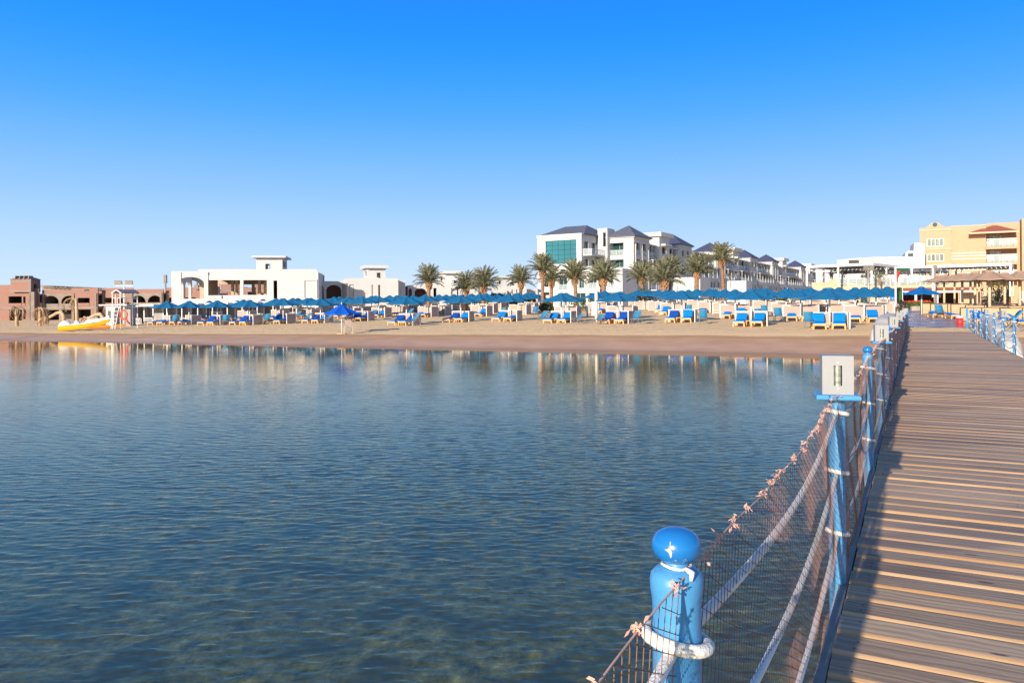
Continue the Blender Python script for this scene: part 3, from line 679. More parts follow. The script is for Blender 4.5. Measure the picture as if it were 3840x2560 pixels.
def make_lounger(ang, towel, name='sun_lounger'):
    """foot toward -y, head toward +y; local origin under the middle"""
    t = thing(name, 'x', 'sun lounger', (0, 0, 0), 0, 'wooden sun loungers with blue mattresses')
    mb = MB(); mb.box(-0.33, 0.33, -0.95, -0.90, 0.20, 0.30); mb.box(-0.33, -0.29, -0.90, 0.95, 0.20, 0.30); mb.box(0.29, 0.33, -0.90, 0.95, 0.20, 0.30); mb.box(-0.29, 0.29, 0.91, 0.95, 0.20, 0.30)
    for i in range(9): mb.box(-0.29, 0.29, -0.86+i*0.13, -0.78+i*0.13, 0.265, 0.285)
    obj('frame', mb, M_wood, t)
    for sx in (-1, 1):
        for y in (-0.88, 0.80):
            mb = MB(); x0 = sx*0.30; mb.add([(x0-0.05, y-0.035, 0.20), (x0+0.05, y-0.035, 0.20), (x0+0.05, y+0.035, 0.20), (x0-0.05, y+0.035, 0.20), (x0-0.03+sx*0.02, y-0.03, -0.03), (x0+0.03+sx*0.02, y-0.03, -0.03), (x0+0.03+sx*0.02, y+0.03, -0.03), (x0-0.03+sx*0.02, y+0.03, -0.03)],
                [(0, 1, 2, 3), (7, 6, 5, 4), (0, 4, 5, 1), (1, 5, 6, 2), (2, 6, 7, 3), (3, 7, 4, 0)]); obj('leg', mb, M_wood, t)
    def slab(pts, w, th, mt, nm, par, bulge=0.012):
        """cushion strip following (y,z) points"""
        mb = MB(); nx = 6; v = []; f = []; n = len(pts)
        for sgn in (1, -1):
            for i, (y, z) in enumerate(pts):
                for j in range(nx+1):
                    u = -1+2*j/nx; e = (1-u**4)*(1-(2*i/(n-1)-1)**8)
                    v.append((u*w/2, y, z+(th if sgn > 0 else 0)*(0.55+0.45*e)+(bulge*math.sin(i*2.4) if sgn > 0 else 0)))
        m_ = n*(nx+1)
        for i in range(n-1):
            for j in range(nx):
                a = i*(nx+1)+j; f.append((a, a+1, a+nx+2, a+nx+1)); f.append((a+m_, a+m_+nx+1, a+m_+nx+2, a+m_+1))
        for i in range(n-1):
            for j in (0, nx):
                a = i*(nx+1)+j; q = (a, a+nx+1, a+nx+1+m_, a+m_); f.append(q if j == 0 else q[::-1])
        for i in (0, n-1):
            for j in range(nx):
                a = i*(nx+1)+j; q = (a, a+m_, a+m_+1, a+1); f.append(q if i == 0 else q[::-1])
        mb.add(v, f); o_ = obj(nm, mb, mt, par, smooth=True); smooth_by_angle(o_, 55); return o_
    hy = 0.22; L = 0.72
    P = [(-0.95+i*(hy+0.95)/9, 0.305) for i in range(10)]
    B = [(hy+L*math.cos(ang)*i/6, 0.305+L*math.sin(ang)*i/6) for i in range(1, 7)]
    m_o = slab(P+B, 0.62, 0.085, M_mat, 'mattress', t)
    if ang > 0.2:
        mb = MB(); mb.box(-0.28, 0.28, hy, hy+0.03, 0.28, 0.30); yy = hy+L*math.cos(ang)*0.75; zz = 0.28+L*math.sin(ang)*0.75
        mb.tube([(-0.24, yy, zz), (-0.24, yy+0.12, 0.25)], 0.018, 5); mb.tube([(0.24, yy, zz), (0.24, yy+0.12, 0.25)], 0.018, 5); mb.tube([(-0.27, hy, 0.285), (-0.27, hy+L*math.cos(ang), 0.285+L*math.sin(ang))], 0.02, 5); mb.tube([(0.27, hy, 0.285), (0.27, hy+L*math.cos(ang), 0.285+L*math.sin(ang))], 0.02, 5)
        obj('back_support', mb, M_wood, t)
    if towel == 1: slab([(y, z+0.085) for y, z in (P+B)[6:]], 0.60, 0.02, M_towel, 'towel', t, 0.018)
    elif towel == 2:
        slab([(y, z+0.10) for y, z in B[1:4]], 0.56, 0.08, M_mat, 'folded_cushion', t, 0.01)
    return t
LG = [make_lounger(math.radians(a), tw) for a, tw in ((38, 0), (36, 1), (4, 2), (48, 0), (30, 1), (4, 0))]
def make_table():
    t = thing('side_table', 'x', 'side table', (0, 0, 0), 0, 'small wooden tables between the loungers')
    mb = MB(); mb.box(-0.2, 0.2, -0.2, 0.2, 0.36, 0.40); obj('tabletop', mb, M_wood, t)
    for sx in (-1, 1):
        for sy in (-1, 1): mb = MB(); mb.box(sx*0.17-0.025, sx*0.17+0.025, sy*0.17-0.025, sy*0.17+0.025, -0.03, 0.36); obj('leg', mb, M_wood, t)
    return t
TB = make_table()
def make_deckchair(h):
    t = thing('deck_chair', 'x', 'deck chair', (0, 0, 0), 0, 'blue sling deck chairs among the loungers')
    mb = MB()
    for sx in (-0.27, 0.27):
        mb.tube([(sx, -0.52, 0.0), (sx, 0.42, h)], 0.018, 6); mb.tube([(sx*0.92, 0.42, 0.0), (sx*0.92, -0.50, 0.42)], 0.018, 6)
        mb.tube([(sx, 0.55, 0.0), (sx, 0.26, h*0.8)], 0.014, 6); mb.tube([(sx*1.05, -0.35, 0.55), (sx*1.05, 0.25, 0.6)], 0.016, 6)
    mb.tube([(-0.28, 0.42, h), (0.28, 0.42, h)], 0.018, 6); mb.tube([(-0.26, -0.50, 0.42), (0.26, -0.50, 0.42)], 0.018, 6); mb.tube([(-0.27, 0.42, 0.02), (0.27, 0.42, 0.02)], 0.014, 6)
    obj('frame', mb, M_steel, t)
    mb = MB(); v = []; f = []; n = 10
    for i in range(n+1):
        s_ = i/n; y = -0.50+0.92*s_; z = 0.42+(h-0.42)*s_-0.17*math.sin(math.pi*min(1, s_*1.1)) if True else 0
        for x in (-0.26, 0.26): v.append((x, y, z))
        for x in (-0.26, 0.26): v.append((x, y+0.008, z-0.008))
    for i in range(n):
        a = 4*i; f += [(a, a+1, a+5, a+4), (a+2, a+6, a+7, a+3), (a, a+4, a+6, a+2), (a+1, a+3, a+7, a+5)]
    mb.add(v, f); obj('sling', mb, M_sling, t, smooth=True); return t
DC = [make_deckchair(1.02), make_deckchair(0.80)]
protos_used = {}
def place(root, x, y, rz, label, sc=1.0, dz=0.0):
    z = ground_z(x, y)+dz
    if root.name not in protos_used:
        protos_used[root.name] = 1; KC[root.name] = [(c, kids(c)) for c in kids(root)]
        root.location = (x, y, z); root.rotation_euler = (0, 0, rz); root.scale = (sc,)*3; root['label'] = label; return root
    return dup(root, (x, y, z), rz, label, None, sc)
def loc(x, y, a, b):      # shore frame offset: a along shore (right), b inland
    return x+a*NY+b*NX, y-a*NX+b*NY
ROWS = {
 'front row': [(628, 80), (709, 79), (815, 75.5), (936, 73.5), (1062, 75), (1202, 74), (1359, 78), (1524, 65.5), (1728, 69.5), (1907, 68.5), (2105, 62.6), (2315, 59.5), (2556, 59.5), (2816, 51.8), (3111, 46.6)],
 'second row': [(785, 90), (913, 88), (1035, 86), (1152, 87), (1305, 88), (1420, 88), (1594, 86), (1646, 90), (1797, 84), (1943, 86), (2122, 71), (2326, 68), (2521, 76), (2757, 65), (3002, 58.5), (3241, 54.5)],
 'third row': [(890, 98), (986, 99), (1057, 98), (1098, 96), (1166, 97), (1254, 98), (1344, 95), (1393, 97), (1488, 93), (1551, 95), (1673, 96), (1823, 95), (1975, 94), (2240, 86), (2268, 91), (2468, 90), (2499, 84), (2661, 80), (2719, 75), (2948, 67), (3098, 60), (3207, 66), (3285, 61.5)],
 'back row': [(1117, 106), (1275, 104), (1408, 105), (1461, 104), (1513, 103), (1597, 105), (1703, 104), (1769, 104), (1857, 103), (1873, 107), (1995, 103), (2390, 99), (2412, 96), (2435, 100), (2582, 96), (2615, 93), (2680, 91), (2846, 86), (2872, 81), (2963, 77), (3038, 75), (3147, 78), (3328, 73), (3455, 71)],
}
TEENS = {}
rng = random.Random(21)
# furniture under each umbrella: (left lounger, right lounger) variant ids, or None
SETS = {
 'front row': {0: (2, 2), 1: (2, 0), 2: (1, 1), 3: (1, 4), 4: (0, 1), 5: (4, 0), 6: (1, 4), 7: (4, 4), 8: (4, 0), 9: (0, 2), 10: (0, 0), 11: (1, 1), 12: (1, 3), 13: (0, 0), 14: (3, 3)},
}
for row, lst in ROWS.items():
    nrow = len(lst)
    for i, (px, Y) in enumerate(lst):
        X = X_at(px, Y)
        fromleft = i < (nrow+1)//2
        o_ = ('%s from the left' % ordn[i]) if fromleft else ('%s from the right' % ordn[nrow-1-i])
        if row == 'back row' and i == nrow-1:
            continue
        rr = rng.uniform(-0.25, 0.25)
        place(um, X, Y, SHR+rr, 'teal blue beach umbrella, %s in the %s' % (o_, row if row != 'front row' else 'row nearest the water'), 1.0+rng.uniform(-0.02, 0.02))
        rw = 'row nearest the water' if row == 'front row' else row
        a, b = loc(X, Y, 0, 0.0)
        place(wb, a, b, SHR+rng.uniform(-0.06, 0.06), 'beige windbreak with white frame, %s in the %s' % (o_, rw), 1.0 if row == 'front row' else 1.2)
        if row == 'back row': continue
        L, R = SETS[row].get(i, (0, 0)) if row == 'front row' else (rng.choice((0, 2, 5, 2)), rng.choice((0, 2, 5, 2)))
        for nm, off, var in (('left', -0.62, L), ('right', 0.52, R)):
            if row != 'front row' and rng.random() < (0.15 if row == 'second row' else 0.45): continue
            a, b = loc(X, Y, off, -0.62+rng.uniform(-0.06, 0.06))
            extra = {1: ' with navy towel', 4: ' with navy towel'}.get(var, '')
            place(LG[var], a, b, SHR+rng.uniform(-0.07, 0.07), '%s blue lounger%s under umbrella %s, %s' % (nm, extra, o_.replace('from the', 'from'), row), 1.1)
        if row == 'front row' or rng.random() < 0.5:
            a, b = loc(X, Y, -0.05, -0.95); place(TB, a, b, SHR, 'small wooden side table under umbrella %s, %s' % (o_.replace('from the', 'from'), row))
# deck chairs
CH = [(655, 78, 0.5, 0), (846, 74, 0.6, 0), (882, 75, -0.4, 1), (975, 74, -0.5, 0), (1000, 73.5, 0.3, 0), (1112, 82, -0.4, 0), (1152, 74, -0.4, 0), (1233, 72.5, -0.5, 0), (1307, 76, -0.5, 0), (1551, 61.5, -0.5, 0), (1535, 84, -0.4, 0), (1880, 78, -0.4, 0), (2007, 80, 0.2, 0), (2037, 62, -0.3, 0), (2168, 60, -0.6, 1), (2224, 79, 0.1, 0), (2246, 57.5, -0.5, 1), (2386, 57, -0.2, 0), (2380, 70, 0.2, 0), (2637, 55.5, 0.15, 0), (2583, 73, 0.1, 0), (2843, 63, 0.15, 1), (2866, 66, 0.1, 0), (2918, 57, 0.2, 0), (3034, 46.8, 0.15, 0)]
for i, (px, Y, rz, v) in enumerate(CH):
    place(DC[v], X_at(px, Y), Y, SHR+rz, 'blue sling deck chair, %s' % (('%s from the left of all deck chairs left of the pier' % ordn[i]) if i < 13 else ('%s to the left of the pier, counted leftward from the pier' % ordn[len(CH)-1-i])))
# bright blue umbrella by the water and its chair
b1 = make_umbrella('bright_umbrella', 1.30, 1.44, 2.10, M_brightblue, 0.035, M_frame, 'bright cobalt blue umbrella standing alone closest to the water, with white finial', cap=False)
Yb = 53.0; xb = X_at(1281, Yb); b1.location = (xb, Yb, ground_z(xb, Yb)); b1.rotation_euler = (0, 0, 0.2)
mb = MB(); mb.lathe([(0.03, 0), (0.045, 0.05), (0.02, 0.12), (0.01, 0.17)], (0, 0, 2.05), 8); obj('finial', mb, M_frame, b1)
mb = MB(); mb.lathe([(0.34, 0.0), (0.34, 0.05), (0.28, 0.08)], (0, 0, 0.0), 16); obj('base', mb, M_panelbr, b1)
t = thing('garden_armchair', 'brown metal armchair standing beside the bright cobalt umbrella', 'chair', (0, 0, 0))
mb = MB(); mb.box(-0.25, 0.25, -0.22, 0.25, 0.40, 0.44); obj('seat', mb, M_panel, t)
mb = MB(); mb.M = Matrix.Rotation(-0.15, 4, 'X'); mb.box(-0.24, 0.24, 0.17, 0.20, 0.5, 1.0); obj('backrest', mb, M_panel, t)
for sx in (-0.27, 0.27):
    for y in (-0.22, 0.27): mb = MB(); mb.tube([(sx, y, -0.03), (sx, y, 0.42 if y > 0 else 0.62)], 0.016, 6); obj('leg', mb, M_steel, t)
    mb = MB(); mb.tube([(sx, -0.22, 0.62), (sx, 0.25, 0.62), (sx, 0.3, 0.95)], 0.016, 6); obj('armrest', mb, M_steel, t)
xb = X_at(1306, 52.6); t.location = (xb, 52.6, ground_z(xb, 52.6)); t.rotation_euler = (0, 0, 0.35)
# deep blue umbrella in front of the bar
b2 = make_umbrella('deep_blue_umbrella', 1.55, 1.80, 2.42, M_deepblue, 0.05, M_frame, 'single blue umbrella beside the flower bed at the end of the pier')
x, y = X_at(3456, 66), 66; b2.location = (x, y, ground_z(x, y))
# ---- brown umbrellas right of the pier
ub = make_umbrella('brown_umbrella', 2.0, 2.90, 3.52, M_browncan, 0.10, M_bamboo, 'x', group='brown umbrellas right of the pier')
BR = [(3541, 74), (3580, 80), (3609, 64), (3640, 68), (3657, 60), (3711, 55), (3672, 72), (3768, 66), (3824, 57.5), (3795, 74)]
BR.sort()
for i, (px, Y) in enumerate(BR):
    x = X_at(px, Y); place(ub, x, Y, 0.3*i, 'brown canopy umbrella on a thick cream post, %s from the left' % ordn[i])
for i, (px, Y) in enumerate([(3520, 66), (3560, 64), (3640, 62), (3700, 58), (3690, 52), (3790, 55), (3765, 60), (3835, 60), (3845, 50)]):
    x = X_at(px, Y); place(wbb, x, Y, SHR+0.1, 'tan windbreak with dark frame right of the pier, %s by distance along' % ordn[i])
for i, (px, Y, v) in enumerate([(3505, 60, 2), (3540, 60, 5), (3573, 57, 5), (3668, 50, 1), (3740, 47.5, 1), (3755, 47.8, 4), (3838, 45, 0), (3800, 47, 1)]):
    x = X_at(px, Y); place(LG[v], x, Y, SHR+(1.2 if px > 3700 else 0.1), 'blue mattress lounger right of the pier, %s counted from the path outward' % ordn[i])
x = X_at(3523, 59); place(DC[0], x, 59, SHR+0.1, 'teal sling deck chair on the sand just right of the pier end')
x = X_at(3803, 44); place(DC[0], x, 44, SHR-1.3, 'blue sling deck chair beside the lamp posts of the right railing')
# ---- beach cabanas at the left end
M_grey = mat('grey_fabric', (0.33, 0.31, 0.30), 0.9, 0.08, 3)
cb = thing('cabana', 'x', 'cabana', (0, 0, 0), 0, 'white framed beach cabanas at the left end of the sand')
CW, CD, CHh = 2.6, 2.2, 1.95
mb = MB()
for x in (-CW/2, CW/2):
    for y in (0, CD): mb.box(x-0.05, x+0.05, y-0.05, y+0.05, -0.1, CHh)
obj('frame', mb, M_frame, cb)
mb = MB(); mb.box(-CW/2-0.08, CW/2+0.08, -0.08, CD+0.08, CHh, CHh+0.24); obj('roof', mb, M_white, cb)
mb = MB(); mb.box(-CW/2, CW/2, CD-0.02, CD, 0.05, CHh); mb.box(-CW/2, -CW/2+0.02, 0.06, CD-0.02, 0.05, CHh); obj('curtain', mb, M_grey, cb)
mb = MB()
for i in range(9): mb.box(-CW/2+0.1+i*0.14, -CW/2+0.15+i*0.14, -0.02, 0.02, 0.1, 0.62)
mb.box(-CW/2, -0.1, -0.03, 0.03, 0.62, 0.68); mb.box(-CW/2, -0.1, -0.03, 0.03, 0.05, 0.11); obj('picket_rail', mb, M_frame, cb)
for i, px in enumerate([531, 583, 640, 700, 756, 812, 868, 925, 985]):
    Y = 86-(i*0.0); Y = 84+i*1.2
    x = X_at(px, Y); place(cb, x, Y, -0.05, 'white framed cabana with grey curtain, %s from the left' % ordn[i])
# ------------------------------------------------------------------ PALMS
M_frond = mat('palm_frond', (0.13, 0.14, 0.085), 0.6, 0.3, 2.0, col2=(0.25, 0.24, 0.145), spec=0.3)
M_trunk = mat('palm_trunk', (0.20, 0.105, 0.06), 0.9, 0.3, 2.0, 0.05, 5, col2=(0.33, 0.19, 0.115), stretch=(1, 1, 4))
M_boot = mat('palm_boots', (0.30, 0.15, 0.07), 0.9, 0.3, 3.0, 0.03, 8, col2=(0.42, 0.24, 0.12))
M_dead = mat('dead_palm', (0.42, 0.28, 0.16), 0.9, 0.25, 3.0, 0.04, 6, col2=(0.56, 0.40, 0.25))
def frond_into(mb, base, az, el0, L, droop, rng, nl=38, lw=0.50):
    pts = []; p = Vector(base); el = el0
    n = 10
    for i in range(n+1):
        pts.append(p.copy()); d = Vector((math.cos(az)*math.cos(el), math.sin(az)*math.cos(el), math.sin(el))); p = p+d*(L/n); el -= droop/n*(0.5+1.1*i/n)
    mb.tube(pts, [0.035*(1-0.8*i/n) for i in range(n+1)], 3, False)
    side = Vector((-math.sin(az), math.cos(az), 0))
    for k in range(2, nl):
        s = k/nl*n; i = int(s); f = s-i
        if i >= n: break
        c = pts[i].lerp(pts[i+1], f); tan = (pts[i+1]-pts[i]).normalized(); up = side.cross(tan)
        ll = lw*math.sin(math.pi*min(1, 0.15+0.8*k/nl))**0.6*(L/2.6)
        for sg in (-1, 1):
            d = (side*sg*0.75+tan*rng.uniform(0.55, 0.95)+up*rng.uniform(-0.1, 0.75)).normalized()
            w_ = tan*0.024; e = c+d*ll*rng.uniform(0.8, 1.1)+Vector((0, 0, -0.10*ll))
            mb.add([tuple(c-w_), tuple(c+w_), tuple(c+d*ll*0.55+w_*0.9), tuple(e)], [(0, 1, 2, 3)])
def make_palm(label, H, seed, nf=54, L=2.7, tr=0.20, lean=0.0):
    rng = random.Random(seed); t = thing('date_palm', label, 'palm tree', (0, 0, 0), 0, 'date palms behind the umbrellas')
    mb = MB(); pts = []; rs = []
    for i in range(15):
        s = i/14; pts.append((lean*s*s+0.05*math.sin(s*5+seed), 0.04*math.sin(s*4), -0.3+(H+0.3)*s)); rs.append(tr*(1.12-0.22*s)+(0.02 if i % 2 else 0))
    mb.tube(pts, rs, 10); obj('trunk', mb, M_trunk, t, smooth=True)
    top = Vector(pts[-1])
    mb = MB(); 
    for k in range(46):
        a = k*2.399; z = -0.95+1.15*k/46; r = tr*1.0+0.12*math.sin(math.pi*min(1, (k+6)/50))
        b0 = top+Vector((math.cos(a)*r*0.6, math.sin(a)*r*0.6, z)); b1 = top+Vector((math.cos(a)*(r+0.10), math.sin(a)*(r+0.10), z+0.22))
        mb.tube([b0, b1], [0.09, 0.045], 5)
    mb.tube([tuple(top+Vector((0, 0, -0.95))), tuple(top+Vector((0, 0, -0.3))), tuple(top+Vector((0, 0, 0.3)))], [tr, tr*1.4, tr*0.9], 10)
    obj('trunk_boots', mb, M_boot, t)
    mb = MB()
    for k in range(nf):
        s = k/nf; az = k*2.39996+rng.uniform(-0.2, 0.2); el = math.radians(86-80*s**1.4+rng.uniform(-8, 8))
        frond_into(mb, top+Vector((math.cos(az)*0.12, math.sin(az)*0.12, 0.15-0.3*s)), az, el, L*rng.uniform(0.85, 1.08), math.radians(rng.uniform(28, 62)+36*s), rng)
    obj('crown', mb, M_frond, t)
    return t
pal = [make_palm('x', 4.6, 1, 52, 2.0), make_palm('x', 4.6, 2, 60, 2.1, 0.20), make_palm('x', 7.2, 3, 48, 1.95, 0.17, 0.2), make_palm('x', 4.8, 4, 62, 2.35, 0.26)]
#      px, neck y, variant, Y, scale, label
PL = [(1608, 1055, 0, 104, 1.0, 'date palm standing apart, leftmost green palm of the beach'),
      (1748, 1078, 1, 108, 0.95, 'date palm second from the left, tucked behind its taller right neighbour'),
      (1814, 1068, 1, 101, 1.0, 'full date palm third from the left, above the dark hedge'),
      (1953, 1055, 0, 106, 0.95, 'date palm left of the white hotel, in front of the pale villa'),
      (2034, 1012, 2, 98, 1.0, 'tall date palm at the left corner of the glass fronted hotel'),
      (2069, 1050, 0, 106, 0.95, 'shorter date palm directly right of the tall palm by the glass front'),
      (2157, 1040, 1, 100, 0.98, 'date palm below the right end of the big glass window'),
      (2265, 1043, 3, 98, 0.93, 'thick date palm with broad crown before the first hotel pavilion'),
      (2255, 1046, 0, 104, 0.9, 'slim date palm half hidden behind the thick broad crowned palm'),
      (2409, 1043, 1, 103, 0.95, 'date palm between the two white hotel pavilions, right of the broad one'),
      (2489, 1050, 3, 96, 1.0, 'stout date palm with the thickest trunk, left of a slim taller palm'),
      (2510, 1016, 2, 100, 0.95, 'slim tall date palm rising behind the stout palm'),
      (2613, 1018, 3, 98, 0.90, 'date palm second from the right, thick boots under the crown'),
      (2712, 972, 2, 96, 1.0, 'tallest date palm, rightmost of the row, leaning slightly')]
for px, ny, v, Y, sc, lab in PL:
    x = X_at(px, Y); hz = Z_at(px, ny, Y)-ground_z(x, Y); H = {0: 4.6, 1: 4.6, 2: 7.2, 3: 4.8}[v]
    r = place(pal[v], x, Y, random.uniform(0, 6), lab)
    # crown keeps its size; trunk and crown meet at the photographed height
    k = sc*1.22; r.scale = (k, k, k); r.location.z = ground_z(x, Y)+hz-H*k
    if r.location.z > ground_z(x, Y)-0.1:
        # lengthen trunk below
        mb = MB(); g = ground_z(x, Y)-0.3; mb.tube([(x, Y, g), (x, Y, r.location.z+0.2*k)], [0.3, 0.27], 10)
        mbv = [(( (v_[0]-x)/k), ((v_[1]-Y)/k), (v_[2]-r.location.z)/k) for v_ in mb.v]; mb.v = mbv
        e = bpy.data.objects.new('trunk_base', None) if False else obj('trunk_base', mb, M_trunk, None, smooth=True); e.parent = r
# dead palms in front of the unfinished block
def dead(label, px, Y, H, kind, seed):
    rng = random.Random(seed); x = X_at(px, Y); z = ground_z(x, Y); t = thing('dead_palm', label, 'dead palm', (x, Y, z), 0, 'dead palms on the left of the beach')
    mb = MB(); fr_ = MB()
    if kind == 'up':
        pts = [(x, Y, z-0.2), (x-0.06, Y, z+H*0.5), (x-0.12, Y, z+H)]; rs = [0.20, 0.17, 0.14]
        top = Vector(pts[-1]); n = 7 if seed != 2 else 16
        for k in range(n):
            az = rng.uniform(0, 6.28) if seed != 4 else rng.uniform(2.6, 3.7); L = rng.uniform(1.1, 1.9)*(1.25 if seed == 4 else 1); el = rng.uniform(-0.3, 0.6); p = top.copy(); q = [p.copy()]
            for i in range(7):
                p = p+Vector((math.cos(az)*math.cos(el), math.sin(az)*math.cos(el), math.sin(el)))*L/7; el -= 0.42; q.append(p.copy())
            fr_.tube(q, [0.055*(1-i/9) for i in range(8)], 5)
            for i in range(1, 8):
                for sg in (-1, 1): fr_.tube([q[i], q[i]+Vector((sg*0.14, 0, -0.3))], [0.03, 0.01], 3)
    else:
        B = 1.6
        pts = [(x, Y, z-0.2), (x-0.05, Y, z+H*0.75), (x-0.3, Y, z+H), (x-0.8, Y, z+H*0.93), (x-B, Y-0.1, z+H*0.6)]; rs = [0.22, 0.20, 0.19, 0.17, 0.14]
        top = Vector(pts[-1])
        for k in range(22 if seed == 3 else 6):
            a = rng.uniform(-1.2, 1.2); tgt = top+Vector((-rng.uniform(0.1, 1.4), rng.uniform(-0.8, 0.8), 0)); tgt.z = z+rng.uniform(0, 0.5)
            mid = (top+tgt)/2+Vector((0, 0, 0.35)); fr_.tube([top, mid, tgt], [0.07, 0.06, 0.02], 4)
            for j in range(5):
                c = mid.lerp(tgt, j/5); fr_.tube([c, c+Vector((rng.uniform(-0.3, 0.3), rng.uniform(-0.3, 0.3), -0.3))], [0.03, 0.01], 3)
    mb.tube(pts, rs, 9); obj('trunk', mb, M_dead, t, smooth=True); obj('dry_frond', fr_, M_dead, t)
dead('dead palm trunk with a few drooping stalks, leftmost of the dead palms', 64, 84, 2.05, 'up', 1)
dead('dead palm with a mop of hanging dry fronds, second from left', 151, 84, 1.9, 'up', 2)
dead('snapped dead palm with its dry crown collapsed on the sand', 240, 84, 1.5, 'bent', 3)
dead('tallest dead palm with long fronds arching to the left', 290, 82, 2.85, 'up', 4)
dead('bare dead palm trunk bent over like a hook behind the boat', 386, 82, 1.25, 'bent', 5)
dead('dead palm with round dry crown behind the white hut', 412, 92, 2.2, 'up', 6)
# ------------------------------------------------------------------ HEDGES, SHRUBS
M_leaf = mat('hedge_leaf', (0.030, 0.052, 0.014), 0.7, 0.3, 3.0, col2=(0.075, 0.11, 0.03))
M_leaf2 = mat('silver_leaf', (0.16, 0.19, 0.12), 0.7, 0.2, 3.0)
M_red = mat('red_petals', (0.65, 0.06, 0.02), 0.7, 0.2, 5.0)
def leafy(name, label, cat, x0, x1, y0, y1, z0, h, n, m, seed=0, ls=0.14, group=None, dome=False, extra=None):
    rng = random.Random(seed); mb = MB(); cx, cy = (x0+x1)/2, (y0+y1)/2
    for k in range(n):
        if dome:
            a = rng.uniform(0, 6.283); u = rng.random()**0.4; ph = rng.uniform(0, 1.57)
            x = cx+(x1-x0)/2*math.cos(a)*math.cos(ph)*u; y = cy+(y1-y0)/2*math.sin(a)*math.cos(ph)*u; z = z0+h*math.sin(ph)*u+0.05
        else:
            x = rng.uniform(x0, x1); y = rng.uniform(y0, y1); z = z0+h*(rng.random()**0.5)*(0.9+0.12*math.sin(x*1.7)+0.07*math.sin(x*4.1))
        d = Vector((rng.uniform(-1, 1), rng.uniform(-1, 1), rng.uniform(-0.6, 1))).normalized(); e = d.cross(Vector((rng.random(), rng.random(), rng.random()))).normalized(); L = ls*rng.uniform(0.6, 1.4)
        c = Vector((x, y, z)); mb.add([tuple(c-d*L), tuple(c+e*L*0.4), tuple(c+d*L), tuple(c-e*L*0.4)], [(0, 1, 2, 3)])
    t = thing(name, label, cat, (cx, cy, z0), 0, group); obj('foliage', mb, m, t)
    if not dome:
        mb = MB(); mb.box(x0, x1, y0+0.15, y1-0.15, z0-0.2, z0+h*0.7); obj('branches', mb, M_leaf, t)
    else:
        mb = MB(); mb.tube([(cx, cy, z0-0.2), (cx, cy, z0+h*0.5)], [0.08, 0.03], 5); obj('stem', mb, M_trunk, t)
    if extra:
        mb = MB()
        for k in range(extra):
            x = rng.uniform(x0, x1); y = rng.uniform(y0, y1); z = z0+h*rng.uniform(0.75, 1.1); s = 0.07
            mb.add([(x-s, y, z), (x, y-s*0.6, z+s*0.4), (x+s, y, z), (x, y, z+s)], [(0, 1, 3), (1, 2, 3), (0, 3, 2)])
        obj('blossom', mb, M_red, t)
    return t
def gp(px, Y): x = X_at(px, Y); return x, Y, ground_z(x, Y)
x, y, z = gp(1845, 110); leafy('hedge', 'long clipped dark green hedge behind the umbrellas left of the white hotel', 'hedge', X_at(1685, 110), X_at(2008, 110), 109.5, 111, z, Z_at(1845, 1106, 110)-z, 5200, M_leaf, 1, 0.20)
for i, (px, Y, w_, h, lab) in enumerate([(1905, 108, 4.0, 2.6, 'silver green agave-like shrub before the dark hedge'), (2047, 97, 2.6, 1.1, 'round green bush at the foot of the tall palm'), (2185, 96, 4.6, 1.6, 'low green shrubbery below the glass fronted hotel'), (2410, 100, 4.0, 2.6, 'rounded clipped green shrub right of the hotel terrace'), (954, 104, 2.6, 1.8, 'green shrub peeping over umbrellas before the white villa'), (1013, 104, 2.0, 2.1, 'small green sapling before the narrow villa window'), (1120, 104, 2.5, 2.2, 'leafy shrub at the right end of the big white villa'), (480, 98, 2.6, 2.6, 'yellowish green shrub right of the lifeguard tower'), (645, 96, 2.6, 2.2, 'dry looking shrub at the left corner of the big white villa'), (1700, 104, 3.0, 1.5, 'bush beside the second green palm trunk'), (2935, 84, 2.8, 1.4, 'bush with green leaves behind the umbrellas near the restaurant')]):
    x, y, z = gp(px, Y); leafy('shrub', lab, 'shrub', x-w_/2, x+w_/2, y-w_/2, y+w_/2, z, h, 420, M_leaf2 if i == 0 else M_leaf, 10+i, 0.16, 'shrubs behind the umbrellas', True)
x, y, z = gp(3432, 78); leafy('flower_bed', 'bed of red flowers and green leaves at the far end of the pier path', 'flower bed', X_at(3400, 78), X_at(3480, 78), 77.2, 78.6, z+0.25, 0.65, 900, mat('flower_leaf', (0.07, 0.12, 0.02), 0.7, 0.3, 3), 5, 0.09, None, False, 200)
mb = MB(); mb.box(X_at(3398, 78), X_at(3484, 78), 76.9, 77.15, z-0.2, z+0.42); tag(obj('planter_wall', mb, M_concrete), 'low pale stone kerb in front of the red flower bed', 'planter wall')
for i, px in enumerate((3672, 3717, 3748, 3786)):
    Y = 98; x, y, z = gp(px, Y); mb = MB(); rg = random.Random(i); hh = 3.9-0.3*(i % 2)
    for k in range(420):
        u = rg.random(); r = 0.55*math.sin(math.pi*min(1, 0.12+0.88*u)**0.8)*rg.random()**0.4; a = rg.uniform(0, 6.28); L = 0.13
        c = Vector((x+r*math.cos(a), y+r*math.sin(a), z+0.3+hh*u)); d = Vector((rg.uniform(-.5, .5), rg.uniform(-.5, .5), 1)).normalized(); e = Vector((math.sin(a), -math.cos(a), 0))
        mb.add([tuple(c-d*L), tuple(c+e*L*0.5), tuple(c+d*L), tuple(c-e*L*0.5)], [(0, 1, 2, 3)])
    t = thing('cypress', 'slim dark green cypress before the peach building, %s from the left' % ordn[i], 'cypress tree', (x, y, z), 0, 'cypresses before the peach building'); obj('crown', mb, M_leaf, t)
    mb = MB(); mb.tube([(x, y, z-0.3), (x, y, z+hh*0.8)], [0.1, 0.03], 6); obj('trunk', mb, M_trunk, t)
